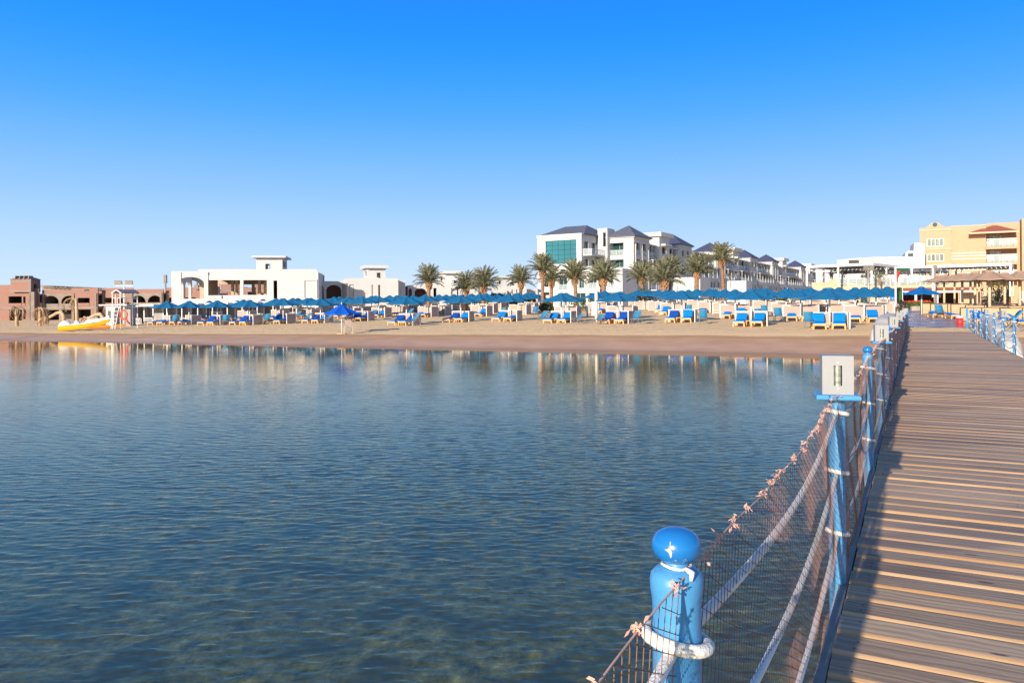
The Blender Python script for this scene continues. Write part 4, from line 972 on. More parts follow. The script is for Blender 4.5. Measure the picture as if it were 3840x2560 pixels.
# ------------------------------------------------------------------ BUILDINGS
M_wall = mat('white_render', (0.53, 0.525, 0.52), 0.85, 0.04, 0.5, 0.004, 6)
M_wall2 = mat('offwhite_render', (0.48, 0.475, 0.47), 0.85, 0.05, 0.5, 0.004, 6)
M_beigein = mat('bare_plaster', (0.50, 0.40, 0.30), 0.95, 0.15, 1.0, 0.01, 6)
M_brick = bpy.data.materials.new('brick'); M_brick.use_nodes = True
def brick_mat():
    n = M_brick.node_tree; b = n.nodes['Principled BSDF']; v = coords(n, (1, 1, 1), (0, 0, 0))
    sp = n.nodes.new('ShaderNodeSeparateXYZ'); n.links.new(v, sp.inputs[0]); cb_ = n.nodes.new('ShaderNodeCombineXYZ')
    n.links.new(mth(n, 'ADD', sp.outputs[0], sp.outputs[1]), cb_.inputs[0]); n.links.new(sp.outputs[2], cb_.inputs[1])
    bt = n.nodes.new('ShaderNodeTexBrick'); n.links.new(cb_.outputs[0], bt.inputs['Vector']); bt.inputs['Scale'].default_value = 3.0
    bt.inputs['Color1'].default_value = (0.27, 0.115, 0.085, 1); bt.inputs['Color2'].default_value = (0.34, 0.155, 0.115, 1); bt.inputs['Mortar'].default_value = (0.26, 0.20, 0.17, 1); bt.inputs['Mortar Size'].default_value = 0.03
    col = mixc(n, mrange(n, noise(n, v, 0.5, 4), 0.4, 0.7), bt.outputs[0], (0.28, 0.17, 0.14)); n.links.new(col, b.inputs['Base Color']); b.inputs['Roughness'].default_value = 0.95
brick_mat()
M_conc2 = mat('raw_concrete', (0.26, 0.21, 0.18), 0.95, 0.15, 0.8, 0.01, 8)
M_window = mat('window_glass', (0.012, 0.055, 0.065), 0.06, 0.2, 0.3, spec=0.9)
def weather(m, amt=0.35, col=(0.30, 0.25, 0.20)):
    n = m.node_tree; b = n.nodes['Principled BSDF']; l = b.inputs['Base Color'].links[0].from_socket
    a = noise(n, coords(n, (0.9, 0.9, 0.12)), 1.4, 6, 0.7); c = noise(n, coords(n, (1, 1, 1)), 0.35, 4, 0.6)
    f = mth(n, 'MULTIPLY', mth(n, 'MULTIPLY', mrange(n, a, 0.5, 0.75), mrange(n, c, 0.42, 0.62)), amt); n.links.new(mixc(n, f, l, col), b.inputs['Base Color'])
weather(M_wall); weather(M_wall2, 0.4); weather(M_conc2, 0.6, (0.12, 0.09, 0.07))
M_bigglass = mat('teal_glass', (0.02, 0.15, 0.19), 0.10, 0.15, 0.25, spec=0.8)
M_rail = mat('glass_rail', (0.42, 0.50, 0.50), 0.15, 0.1, 1, spec=0.6)
M_rail = mat('clear_rail', (0.55, 0.66, 0.66), 0.1, 0.1, 1, spec=0.6)
M_rail.node_tree.nodes['Principled BSDF'].inputs['Alpha'].default_value = 0.33
M_curtain = mat('curtained_glass', (0.16, 0.19, 0.16), 0.15, 0.45, 2.2, spec=0.7, stretch=(1.2, 1.2, 0.1))
M_roof = mat('slate_roof', (0.060, 0.068, 0.125), 0.75, 0.12, 1.5, 0.01, 8)
M_roofg = mat('grey_roof', (0.105, 0.115, 0.15), 0.8, 0.12, 1.5, 0.01, 8)
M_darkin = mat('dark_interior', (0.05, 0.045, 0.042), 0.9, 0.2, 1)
M_peach = mat('peach_render', (0.48, 0.325, 0.205), 0.85, 0.04, 0.5, 0.004, 6)
M_cream = mat('cream_trim', (0.54, 0.41, 0.29), 0.85, 0.04, 1)
M_tile = mat('red_tile', (0.36, 0.10, 0.06), 0.8, 0.15, 3, 0.03, 4, stretch=(4, 4, 1))
M_stone = mat('sandstone', (0.50, 0.33, 0.21), 0.9, 0.2, 1.2, 0.02, 3, col2=(0.64, 0.45, 0.30))
M_slat = mat('slate_slat', (0.11, 0.13, 0.16), 0.7, 0.1, 3)
def building(name, label, cat, fr, px=None):
    p = fr.P(0, 0, 0); return thing(name, label, cat, (p[0], p[1], 1.0))
def shell(t, fr, u0, u1, z0, z1, dep, holes, m, backholes=None, sideholes=(), th=0.35, roof=True, parapet=0.0, nm='wall'):
    mb = MB(fr); mb.wall(u0, u1, z0, z1, 0, th, holes); obj('front_'+nm, mb, m, t)
    mb = MB(fr); mb.wall(u0, u1, z0, z1, dep-th, dep, backholes if backholes is not None else holes); obj('rear_'+nm, mb, m, t)
    # side walls butt between
    for uu, sh in ((u0, ()), (u1, sideholes)):
        f2 = Fr(*(fr.P(uu+(th if uu == u0 else 0), th, 0)[:2]), fr.w[0], fr.w[1])
        mb = MB(f2); mb.wall(0, dep-2*th, z0, z1, 0, th, sh); obj('side_'+nm, mb, m, t)
    if roof:
        mb = MB(fr); mb.box(u0+th, u1-th, th, dep-th, z1-parapet-0.3, z1-parapet-0.01); obj('roof_slab', mb, m, t)
# ---- unfinished brick block
def unfinished():
    Y = 128.0; A = X_at(-260, Y); fr = Fr(A, Y, 1, -0.02)
    t = building('unfinished_building', 'unfinished two storey brick and concrete block with dark openings at far left', 'building', fr)
    U = lambda px: fr.U(px); Zz = lambda py, px=300: fr.Z(px, py)
    g = Zz(1206)-0.3; f1 = Zz(1155); top = Zz(1100); par = Zz(1086)
    def H(a, b, y0, y1, r=0.0): return (U(a), U(b), Zz(y1), Zz(y0), r)
    secs = [(-260, 145, 0.0, [H(-200, -140, 1160, 1195), H(-90, -40, 1110, 1142), H(32, 82, 1109, 1143), (U(87), U(96), Zz(1143), Zz(1110), 0), H(108, 120, 1115, 1148, .7), H(35, 82, 1160, 1200), H(87, 96, 1160, 1195), H(108, 120, 1160, 1190)], M_brick),
            (146, 280, 0.8, [H(148, 209, 1108, 1146, 1.0), H(219, 280-1, 1108, 1146, 1.0), H(150, 210, 1161, 1200), H(219, 276, 1161, 1196)], M_conc2),
            (280, 378, -0.9, [H(303, 348, 1117, 1144), H(300, 352, 1160, 1192)], M_brick),
            (378, 495, 0.3, [H(385, 424, 1117, 1144), H(388, 420, 1162, 1195), H(440, 470, 1117, 1145), H(440, 470, 1162, 1195)], M_brick),
            (495, 618, -0.6, [H(499, 553, 1110, 1144, 1.1), H(560, 614, 1110, 1144, 1.1), H(500, 553, 1160, 1200), H(560, 612, 1160, 1200)], M_conc2),
            (618, 770, 0.4, [H(628, 668, 1118, 1143), H(690, 730, 1118, 1143), H(628, 668, 1160, 1195)], M_brick)]
    for a, b, v, hs, m in secs:
        f2 = fr.off(0, v); L = U(a); Rr = U(b)
        mb = MB(f2); mb.wall(L, Rr-0.01, g, top, 0, 0.35, hs); obj('wall', mb, m, t)
        mb = MB(f2); mb.wall(L, Rr-0.01, top+0.005, par+(0.25 if m is M_brick else 0), 0.06, 0.3, [(u, u+0.8, par-0.35, par, 0) for u in ([L+2.2, L+5.2] if m is M_brick else [])]); obj('parapet', mb, M_brick, t)
        mb = MB(f2); mb.box(L+0.05, Rr-0.06, 0.36, 9, f1-0.15, f1+0.1); mb.box(L+0.05, Rr-0.06, 0.36, 9, top-0.3, top-0.02); mb.box(L+0.05, L+0.3, 0.37, 9, g, top-0.31)
        obj('floor_slab', mb, M_conc2, t)
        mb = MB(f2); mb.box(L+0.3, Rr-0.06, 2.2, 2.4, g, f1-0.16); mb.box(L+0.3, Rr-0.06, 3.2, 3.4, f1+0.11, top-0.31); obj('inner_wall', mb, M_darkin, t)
        mb = MB(f2); mb.box(L, Rr-0.01, -0.10, -0.003, f1-0.15, f1+0.22); obj('floor_band', mb, M_conc2, t)
        for h in hs:
            if h[2] > f1: mb = MB(f2); mb.box(h[0]+0.02, h[1]-0.02, -0.06, -0.004, h[2]-0.1, h[2]+0.35); obj('balcony_parapet', mb, M_brick if m is M_brick else M_conc2, t)
        for e in (L+0.2, Rr-0.45): mb = MB(f2); mb.box(e, e+0.3, -0.14, -0.102, g, top); obj('column', mb, M_conc2, t)
    # stair tower with sloping hipped top
    f2 = fr.off(0, -0.6); a, b, c = U(49), U(124), U(125)
    zt = Zz(1046); zr = Zz(1035)
    mb = MB(f2); mb.wall(a, c, top+0.3, zt, 0, 0.3, []); mb.wall(a, c, top+0.3, zt, 2.2, 2.5, []); mb.box(a, a+0.3, 0.301, 2.199, top+0.3, zt); sf_ = Fr(*f2.P(c, 0.301, 0)[:2], f2.w[0], f2.w[1]); ms_ = MB(sf_); ms_.wall(0, 1.9, top+0.3, zt, 0, 0.3, [(0.5, 1.3, top+0.5, zt-0.7, 0.4)]); obj('tower_side', ms_, M_brick, t); obj('stair_tower', mb, M_conc2, t)
    mb = MB(f2); mb.box(U(52), U(122), -0.05, -0.003, Zz(1086), Zz(1056)); obj('brick_panel', mb, M_brick, t)
    mb = MB(f2); mb.box(U(126), U(143), -0.4, 0, g, top+0.3); mb.box(b, b+0.3, -0.4, 0, g, zt); obj('column', mb, M_conc2, t)
    e = 0.15; r = 1.6
    mb = MB(f2); mb.add([(a-e, -e, zt), (c+e, -e, zt), (c+e, 2.5+e, zt), (a-e, 2.5+e, zt), (a+r, 1.0, zr+0.1), (c-r*0.7, 1.0, zr+0.1), (c-r*0.7, 1.5, zr+0.1), (a+r, 1.5, zr+0.1)], [(0, 1, 5, 4), (1, 2, 6, 5), (2, 3, 7, 6), (3, 0, 4, 7), (4, 5, 6, 7), (3, 2, 1, 0)]); obj('tower_roof', mb, M_brick, t)
    for k in range(4): mb = MB(f2); u = a+0.75+k*0.75; mb.prism([(u, zt), (u+0.16, zt), (u+0.22, zr+0.1), (u+0.12, zr+0.1)], -0.16, 0.95); obj('buttress', mb, M_conc2, t)
    # rear row of half built roofs
    fb = fr.off(0, 26)
    for k in range(14):
        px = 150+k*17; mb = MB(fb); u = fb.U(px); z = fb.Z(px, 1071+k*0.75); mb.prism([(u, z-0.25), (u+3.0, z-0.25-0.35), (u+3.0, z-0.12), (u, z+0.12)], 0, 6); mb.box(u+0.2, u+1.2, 0.5, 5.5, Z_at(px, 1105, 150), z-0.26); obj('rear_roof', mb, M_conc2, t)
    mb = MB(fb); mb.box(fb.U(-250), fb.U(50), 0, 6, 1.5, fb.Z(20, 1068)); mb.box(fb.U(395), fb.U(770), 0, 6, 1.5, fb.Z(520, 1091)); mb.box(fb.U(540), fb.U(556), -1, -0.01, 1.5, fb.Z(545, 1084)); obj('rear_wall', mb, M_brick, t)
unfinished()
# red brick houses seen through the white villa
def red_houses():
    Y = 175; fr = Fr(X_at(760, Y), Y, 1, 0); t = building('brick_house', 'unfinished red brick houses glimpsed through the openings of the big white villa', 'building', fr)
    for a, b, py in ((772, 830, 1100), (828, 905, 1066), (905, 960, 1078), (955, 1040, 1068), (1060, 1215, 1076), (1215, 1260, 1082)):
        mb = MB(fr); hs = [(fr.U(a)+1.5, fr.U(a)+3.0, fr.Z(a, 1108), fr.Z(a, 1092), 0)]
        mb.wall(fr.U(a), fr.U(b)-0.02, 0.5, fr.Z(a, py), 0, 0.3, hs); mb.box(fr.U(a), fr.U(b)-0.02, 4, 4.3, 0.5, fr.Z(a, py)-0.5); obj('wall', mb, M_brick, t)
        mb = MB(fr); mb.box(fr.U(a), fr.U(b)-0.03, -0.1, -0.004, fr.Z(a, 1094), fr.Z(a, 1087)); obj('beam', mb, M_conc2, t)
red_houses()
# ---- white villas
def villa_tower(t, fr, a, b, y0, y1, sa, sb, ys, win, m, dep=5.0, v0=3.0):
    f2 = fr.off(0, v0); U = f2.U; z0 = f2.Z(a, y0)-0.3; z1 = f2.Z(a, y1)
    ua, ub = U(a), U(b); w = ub-ua
    hole = [(U(win[0]), U(win[1]), f2.Z(a, win[3]), f2.Z(a, win[2]), 0)]
    mb = MB(f2); mb.wall(ua, ub, z0, z1, 0, 0.25, hole); obj('tower_wall', mb, m, t); mb = MB(f2); mb.wall(ua, ub, z0, z1, dep-0.25, dep, [(ua+w*0.3, ub-w*0.25, z0+(z1-z0)*0.3, z1-(z1-z0)*0.2, 0)]); obj('tower_wall', mb, m, t)
    for uu in (ua, ub-0.25):
        f3 = Fr(*f2.P(uu+0.25, 0.251, 0)[:2], f2.w[0], f2.w[1]); mb = MB(f3); mb.wall(0, dep-0.502, z0, z1, 0, 0.25, [(0.8, dep-1.4, z0+(z1-z0)*0.40, z0+(z1-z0)*0.80, 0)]); obj('tower_side', mb, m, t)
    mb = MB(f2); mb.box(ua+0.26, ub-0.26, 0.26, dep-0.26, z0+0.02, z0+0.2); obj('tower_floor', mb, M_beigein, t)
    e0 = ua-U(sa)+0.0; mb = MB(f2); mb.box(U(sa), U(sb), -0.8, dep+0.7, z1+0.003, f2.Z(a, ys)); obj('roof_overhang', mb, m, t)
def villa1():
    Y = 112.0; fr = Fr(X_at(645, Y), Y, 1, 0.15); U = fr.U; Zz = lambda py, px=900: fr.Z(px, py)
    t = building('white_villa', 'large white unfinished villa with open arches and a flat roofed rooftop tower', 'villa', fr)
    g = 0.6; top = Zz(1013); fl = Zz(1137)
    def H(a, b, y0, y1, r=0.0): return (U(a), U(b), Zz(y1), Zz(y0), r)
    hs = [H(663, 766, 1038, 1119, 1.0), H(781, 901, 1050, 1107), H(913, 1001, 1050, 1106), H(1026, 1040, 1052, 1119), H(782, 787, 1020, 1031), H(672, 765, 1138, 1215), H(784, 900, 1138, 1215), H(912, 1000, 1140, 1215)]
    dep = 10
    HB_ = lambda a, b, y0, y1, r_=0.0: (fr.U(a, dep), fr.U(b, dep), fr.Z(900, y1, dep), fr.Z(900, y0, dep), r_)
    back = [HB_(664, 752, 1049, 1125, 1.0), HB_(770, 812, 1061, 1118), HB_(826, 902, 1066, 1118), HB_(914, 946, 1067, 1118), HB_(956, 1001, 1067, 1118)]
    mb = MB(fr); mb.wall(U(645), U(1194), g, Zz(1017), 0, 0.4, hs); obj('front_wall', mb, M_wall, t)
    mb = MB(fr); mb.box(U(744), U(1190), 0.02, 0.42, Zz(1017)+0.003, Zz(1009.5)); obj('parapet', mb, M_wall, t)
    mb = MB(fr); mb.wall(U(645), U(1194), g, Zz(1022), dep-0.4, dep, back); obj('rear_wall', mb, M_beigein, t)
    for px, hh in ((645, [(1.2, 4.2, Zz(1119), Zz(1048), 0.9), (5.2, 8.6, Zz(1119), Zz(1048), 0.9)]), (1190, [])):
        f3 = Fr(*fr.P(U(px)+0.4*(px == 645), 0.401, 0)[:2], fr.w[0], fr.w[1]); mb = MB(f3); mb.wall(0, dep-0.802, g, Zz(1019), 0, 0.4, hh); obj('side_wall', mb, M_wall, t)
    mb = MB(fr); mb.box(U(770), U(1190)-0.02, 0.41, dep-0.41, Zz(1040), Zz(1036)); obj('roof_slab', mb, M_beigein, t)
    mb = MB(fr); mb.box(U(645)+0.42, U(1190)-0.02, 0.41, dep-0.41, fl, Zz(1128)); obj('floor_slab', mb, M_beigein, t)
    mb = MB(fr); mb.box(U(1010), U(1012)+0.1, 0.41, dep-0.41, Zz(1127), Zz(1041)); mb.box(U(1044), U(1047), 0.41, dep-0.41, Zz(1127), Zz(1041)); obj('partition', mb, M_beigein, t)
    for px in (868, 884, 968, 990): mb = MB(fr); mb.box(fr.U(px, 5.4), fr.U(px, 5.4)+0.4, 5.2, 5.65, Zz(1127), Zz(1041)); obj('column', mb, M_beigein, t)
    mb = MB(fr); mb.box(U(766), U(770), 2.0, 8, Zz(1127), Zz(1022)); obj('pier_wall', mb, M_beigein, t)
    for px, w_ in ((645, 1.3), (767, 0.55)): mb = MB(fr); mb.box(U(px)-0.02, U(px)+w_, -0.12, -0.003, g, Zz(1020)); obj('pilaster', mb, M_wall, t)
    mb = MB(fr); mb.box(U(664), U(1194)+0.1, -0.15, -0.004, fl, Zz(1120)); obj('balcony_band', mb, M_wall, t)
    mb = MB(fr); mb.box(U(782), U(832), -0.22, -0.152, Zz(1119), Zz(1107)); obj('ledge', mb, M_wall, t)
    # shallow recess on the right
    mb = MB(fr); mb.wall(U(1138), U(1190), Zz(1122), Zz(1048), -0.14, -0.003, [H(1143, 1187, 1053, 1118)]); obj('recess_frame', mb, M_wall, t)
    villa_tower(t, fr, 962, 1060, 1012, 967, 949, 1075, 960, (996, 1018, 989, 1011), M_wall)
villa1()
def villa2():
    Y = 122.0; fr = Fr(X_at(1196, Y), Y, 1, 0.32); U = fr.U; Zz = lambda py, px=1380: fr.Z(px, py)
    t = building('white_villa', 'second white villa, with brown arched porch and slit windows, behind the umbrellas', 'villa', fr)
    def H(a, b, y0, y1, r=0.0): return (U(a), U(b), Zz(y1), Zz(y0), r)
    g = 0.6
    mb = MB(fr); mb.wall(U(1196), U(1300), g, Zz(1054), 0.6, 1.0, [H(1201, 1216, 1070, 1130, .9), H(1225, 1281, 1068, 1118, .9)]); obj('porch_wall', mb, M_wall, t)
    mb = MB(fr); mb.box(U(1196), U(1300), 1.01, 7, Zz(1060), Zz(1055)); obj('porch_roof', mb, M_wall, t)
    mb = MB(fr); mb.box(U(1199), U(1300)-0.2, 4, 4.3, g, Zz(1061)); obj('porch_back', mb, M_brick, t)
    mb = MB(fr); mb.wall(U(1300), U(1494), g, Zz(1043), 0, 0.4, [H(1310, 1327, 1067, 1122), H(1394, 1399.5, 1068, 1122), H(1419, 1426, 1068, 1122)]); obj('front_wall', mb, M_wall, t)
    mb = MB(fr); mb.box(U(1311), U(1326), 0.2, 0.25, Zz(1122), Zz(1067)); mb.box(U(1392), U(1401), 0.2, 0.25, Zz(1122), Zz(1068)); obj('blind_niche', mb, M_wall2, t)
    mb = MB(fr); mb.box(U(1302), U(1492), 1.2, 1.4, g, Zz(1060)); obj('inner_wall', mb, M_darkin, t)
    mb = MB(fr); mb.box(U(1300)+0.01, U(1494)-0.41, 0.41, 9.6, Zz(1050), Zz(1047)); mb.box(U(1300), U(1300)+0.4, 0.41, 9.6, g, Zz(1044)); mb.box(U(1300), U(1494), 9.61, 10, g, Zz(1043)); obj('roof_slab', mb, M_wall, t)
    mb = MB(fr); mb.box(U(1494)-0.4, U(1494), 0.401, 9.6, g, Zz(1043)); obj('side_wall', mb, M_wall, t)
    mb = MB(fr); mb.box(U(1496)+0.1, U(1532), 3.0, 3.4, g, Zz(1048)); mb.box(U(1532)-0.4, U(1532), 3.41, 9.6, g, Zz(1048)); obj('rear_wing', mb, M_wall, t)
    mb = MB(fr); mb.box(U(1286), U(1300)-0.01, -0.2, 0.59, g, Zz(1062)); obj('rough_pier', mb, M_conc2, t)
    villa_tower(t, fr, 1378, 1446, 1044, 1006, 1366, 1455, 995, (1413, 1428, 1022, 1044), M_wall)
villa2()
def villa3():
    Y = 134.0; fr = Fr(X_at(1532, Y), Y, 1, 0.3); U = fr.U; Zz = lambda py, px=1700: fr.Z(px, py)
    t = building('white_villa', 'third white villa, partly hidden by the three left green palms', 'villa', fr)
    def H(a, b, y0, y1, r=0.0): return (U(a), U(b), Zz(y1), Zz(y0), r)
    mb = MB(fr); mb.wall(U(1532), U(1612), 0.8, Zz(1069), 0.5, 0.9, [H(1534, 1548, 1081, 1115, .5), H(1557, 1602, 1081, 1122, .7)]); obj('porch_wall', mb, M_wall, t)
    mb = MB(fr); mb.box(U(1534), U(1610), 4, 4.3, 0.8, Zz(1072)); mb.box(U(1534), U(1610), 0.91, 3.99, Zz(1073), Zz(1070)); obj('porch_back', mb, M_brick, t)
    mb = MB(fr); mb.wall(U(1612), U(1775), 0.8, Zz(1061), 0, 0.4, [H(1626, 1638, 1080, 1112), H(1693, 1698, 1080, 1110), H(1714, 1720, 1080, 1110)]); mb.box(U(1775)-0.4, U(1775), 0.41, 9, 0.8, Zz(1061)); mb.box(U(1612), U(1612)+0.4, 0.41, 9, 0.8, Zz(1061)); mb.box(U(1613), U(1774), 9, 9.4, 0.8, Zz(1061)); mb.box(U(1612)+0.41, U(1775)-0.41, 0.41, 8.99, Zz(1066), Zz(1064)); obj('wall', mb, M_wall, t)
    mb = MB(fr); mb.box(U(1780), U(1830), 1.5, 8, 0.8, Zz(1068)); mb.box(U(1761), U(1790), -0.8, -0.01, 0.8, Zz(1077)); obj('annex', mb, M_wall2, t)
    villa_tower(t, fr, 1664, 1722, 1062, 1026, 1659, 1730, 1016, (1702, 1714, 1050, 1060), M_wall)
    Y = 140.0; fr = Fr(X_at(1800, Y), Y, 1, 0.25); U = fr.U; Zz = lambda py, px=1900: fr.Z(px, py)
    t = building('white_villa', 'fourth pale villa, low and grey-white, just left of the glass fronted hotel', 'villa', fr)
    mb = MB(fr); mb.wall(U(1800), U(1870), 1, Zz(1080), 0.8, 1.2, [H(1806, 1856, 1087, 1112, .6)]); obj('porch_wall', mb, M_wall2, t)
    mb = MB(fr); mb.wall(U(1870), U(1975), 1, Zz(1071), 0, 0.4, [(U(1919), U(1924), Zz(1105), Zz(1086), 0), (U(1936), U(1941), Zz(1105), Zz(1086), 0)]); mb.box(U(1975)-0.4, U(1975), 0.41, 9, 1, Zz(1071)); mb.box(U(1870), U(1975)-0.41, 6, 6.4, 1, Zz(1073)); obj('wall', mb, M_wall2, t)
    mb = MB(fr); mb.box(U(1976), U(2030), 2.5, 9, 1, Zz(1083)); obj('annex', mb, M_wall2, t)
    villa_tower(t, fr, 1883, 1945, 1072, 1042, 1875, 1950, 1036, (1920, 1930, 1048, 1070), M_wall2)
villa3()
# ---- HOTEL : local frame u = across (a), v = along the wing (b)
HF = Fr(5.15, 152.0, 0.846, -0.533)
SF = lambda a, b: Fr(*HF.P(a, b, 0)[:2], HF.w[0], HF.w[1])        # facade facing +a starting at (a,b); u runs along b, v goes to -a
hotel = thing('hotel', 'long white multi storey hotel with blue pyramid roofs and a large teal glass front', 'hotel', (HF.o[0], HF.o[1], 2.0))
hz = HF.Z
def window_part(fr, u0, u1, z0, z1, v, m=None, nx=2, nz=1, bar=0.05, nm='window'):
    mb = MB(fr); mb.wall(u0, u1, z0, z1, v, v+0.08, [(u0+bar+(u1-u0-bar)*i/nx, u0+(u1-u0-bar)*(i+1)/nx, z0+bar+(z1-z0-bar)*j/nz, z0+(z1-z0-bar)*(j+1)/nz) for i in range(nx) for j in range(nz)])
    w_ = obj(nm, mb, M_frame, HB[0]); mb = MB(fr); mb.box(u0+0.01, u1-0.01, v+0.03, v+0.05, z0+0.01, z1-0.01); obj('pane', mb, m or M_window, w_)
HB = [hotel]
def hroof(u0, u1, v0, v1, z0, z1, ridge, m, nm='roof'):
    mb = MB(HF); e = 0.5; a, b, c, d = u0-e, u1+e, v0-e, v1+e; mu, mv = (a+b)/2, (c+d)/2
    P = [(a, c, z0), (b, c, z0), (b, d, z0), (a, d, z0), (a, c, z0-0.18), (b, c, z0-0.18), (b, d, z0-0.18), (a, d, z0-0.18)]
    if ridge > 0: P += [(mu-ridge, mv, z1), (mu+ridge*0.9, mv, z1)]; Fc = [(0, 1, 9, 8), (1, 2, 9), (2, 3, 8, 9), (3, 0, 8)]
    else: P += [(mu, mv, z1)]; Fc = [(0, 1, 8), (1, 2, 8), (2, 3, 8), (3, 0, 8)]
    mb.add(P, Fc+[(7, 6, 5, 4), (0, 4, 5, 1), (1, 5, 6, 2), (2, 6, 7, 3), (3, 7, 4, 0)]); obj(nm, mb, m, hotel)
G = 1.4; FL = [2.0, 5.4, 8.8, 12.2, 15.7]
def box_shell(u0, u1, v0, v1, z0, z1, fh, sh, m=None, th=0.4):
    m = m or M_wall; f2 = HF.off(u0, v0); L = u1-u0; D = v1-v0
    mb = MB(f2); mb.wall(0, L, z0, z1, 0, th, fh); obj('front_wall', mb, m, hotel)
    f3 = SF(u1, v0+th); mb = MB(f3); mb.wall(0.001, D-th, z0, z1, 0, th, sh); obj('side_wall', mb, m, hotel)
    mb = MB(f2); mb.box(0, th, th+0.001, D, z0, z1); mb.box(th, L-th-0.001, D-th, D, z0, z1); mb.box(th+.01, L-th-0.01, th+.01, D-th-.01, z1-0.35, z1-0.02)
    for z in FL[1:4]:
        if z0 < z < z1-0.5: mb.box(th+.01, L-th-.01, 0.45, D-th-.01, z-0.12, z+0.05)
    mb.box(th+0.01, L-1.9, 1.7, 1.8, z0, z1-0.36); mb.box(L-1.9, L-1.8, 1.7, D-th-.01, z0, z1-0.36)
    obj('inner_core', mb, M_wall2, hotel)
def rail(fr, u0, u1, z, v=-0.0, h=1.0, posts=2, side=0.0):
    mb = MB(fr); mb.box(u0, u1, v-0.015, v+0.015, z+0.06, z+h-0.06); r = obj('glass_rail', mb, M_rail, HB[0])
    mb = MB(fr); mb.box(u0, u1, v-0.03, v+0.03, z+h-0.05, z+h)
    for i in range(posts+1): uu = u0+(u1-u0)*i/posts; mb.box(uu-0.03, uu+0.03, v-0.031, v+0.031, z, z+h-0.051)
    obj('rail_frame', mb, M_frame, r)
# front block with the glass wall
bw = HF.U(2182); wz0, wz1 = hz(2100, 990), hz(2140, 899)
box_shell(0, bw, 0, 13, G, 16.2, [(HF.U(2047), HF.U(2163), wz0, wz1), (HF.U(2095), HF.U(2127), FL[1], FL[1]+2.5), (HF.U(2095), HF.U(2127), FL[0], FL[0]+2.6), (HF.U(2042), HF.U(2060), FL[1]+.6, FL[1]+2.4), (0.9, HF.U(2060), G, FL[0]+2.9)],
          [(0.8, 2.6, FL[3]+.1, FL[3]+2.5), (4.0, 6.0, FL[3]+.1, FL[3]+2.5), (0.8, 2.6, FL[2]+.1, FL[2]+2.5), (4.0, 6.0, FL[2]+.1, FL[2]+2.5)])
mb = MB(HF); mb.wall(HF.U(2036), HF.U(2173), wz0-0.5, wz1+0.9, -0.12, -0.003, [(HF.U(2044), HF.U(2167), wz0-0.1, wz1+0.4)]); obj('glass_surround', mb, M_wall, hotel)
window_part(HF, HF.U(2047), HF.U(2163), wz0, wz1, 0.22, M_bigglass, 5, 5, 0.07, 'window')
C.objects['window'].data.materials[0] = M_window
mb = MB(HF); mb.box(-0.12, bw+0.12, -0.12, -0.004, 15.75, 16.2); obj('cornice', mb, M_wall, hotel)
hroof(0.7, bw, 0.7, 13, 16.2, 18.4, 2.6, M_roofg)
for f, z in ((0, FL[3]), (1, FL[2])):
    f3 = SF(bw, 0.4); 
    for (a, b) in ((0.8, 2.6), (4.0, 6.0)): window_part(f3, a, b, z+.1, z+2.5, 0.3, None, 2, 1)
    mb = MB(f3); mb.box(0.2, 7.6, -1.9, -0.004, z-0.35, z); obj('balcony_slab', mb, M_wall, hotel); rail(f3, 0.3, 7.5, z, -1.85, 1.0, 4)
    f4 = HF.off(bw, 0.5); rail(f4, 0.05, 1.85, z, 0.1, 1.0, 1)
for (a, b), z in ((((2095), 2127), FL[1]), ((2095, 2127), FL[0])): window_part(HF, HF.U(a), HF.U(b), z, z+2.5, 0.36, None, 2, 1); rail(HF, HF.U(a), HF.U(b), z, 0.05, 1.0, 2)
# tall fin
mb = MB(HF); a0 = HF.U(2243, 6.5); a1 = HF.U(2279, 6.5); mb.wall(a0, a1, G, hz(2260, 856, 6.5), 6.5, 6.9, [(a0+(a1-a0)*.55, a0+(a1-a0)*.85, hz(2260, 925, 6.5), hz(2260, 872, 6.5))]); mb.box(a0, a0+0.4, 6.901, 10.2, G, hz(2260, 856, 6.5)); mb.box(a0+0.41, a1, 9.0, 10, G, hz(2260, 857, 6.5)); mb.box(a1-0.4, a1, 6.901, 8.99, G, hz(2260, 856, 6.5)); obj('tall_fin', mb, M_wall, hotel)
# stepped lower terraces facing the sea
a_end = HF.U(2342, -3)
def terr(v, ua, ub, zt, holes, nm):
    f2 = HF.off(0, v); mb = MB(f2); mb.wall(ua, ub, G, zt, 0, 0.35, holes); obj('front_wall', mb, M_wall, hotel)
    f3 = SF(ub, v+0.35); f3 = Fr(*HF.P(ub, v+0.351, 0)[:2], HF.w[0], HF.w[1]); mb = MB(f3); mb.wall(0, 6.5, G, zt, 0, 0.35, []); obj('side_wall', mb, M_wall, hotel)
    mb = MB(f2); mb.box(ua, ub-0.36, 0.36, 6.4, zt-0.3, zt-0.02); mb.box(ua, ub-0.36, 2.2, 2.3, G, zt-0.31); obj('terrace_slab', mb, M_wall2, hotel)
v = -3.0; f2 = HF.off(0, v)
u = lambda px: HF.U(px, v)
hs = [(u(a), u(b), FL[0]+0.0, FL[0]+2.6) for a, b in ((2153, 2196), (2207, 2252), (2282, 2304))]+[(u(a), u(b), FL[1]+0.1, FL[1]+2.4) for a, b in ((2170, 2190), (2208, 2238), (2280, 2300))]
terr(v, u(2143), u(2335), FL[2]+0.2, hs, '')
for i, h in enumerate(hs): window_part(f2, h[0], h[1], h[2], h[3], 0.3, None, 2, 1); 
for i in (0, 1, 2, 4, 5): rail(f2, hs[i][0], hs[i][1], hs[i][2], 0.05, 1.0, 2)
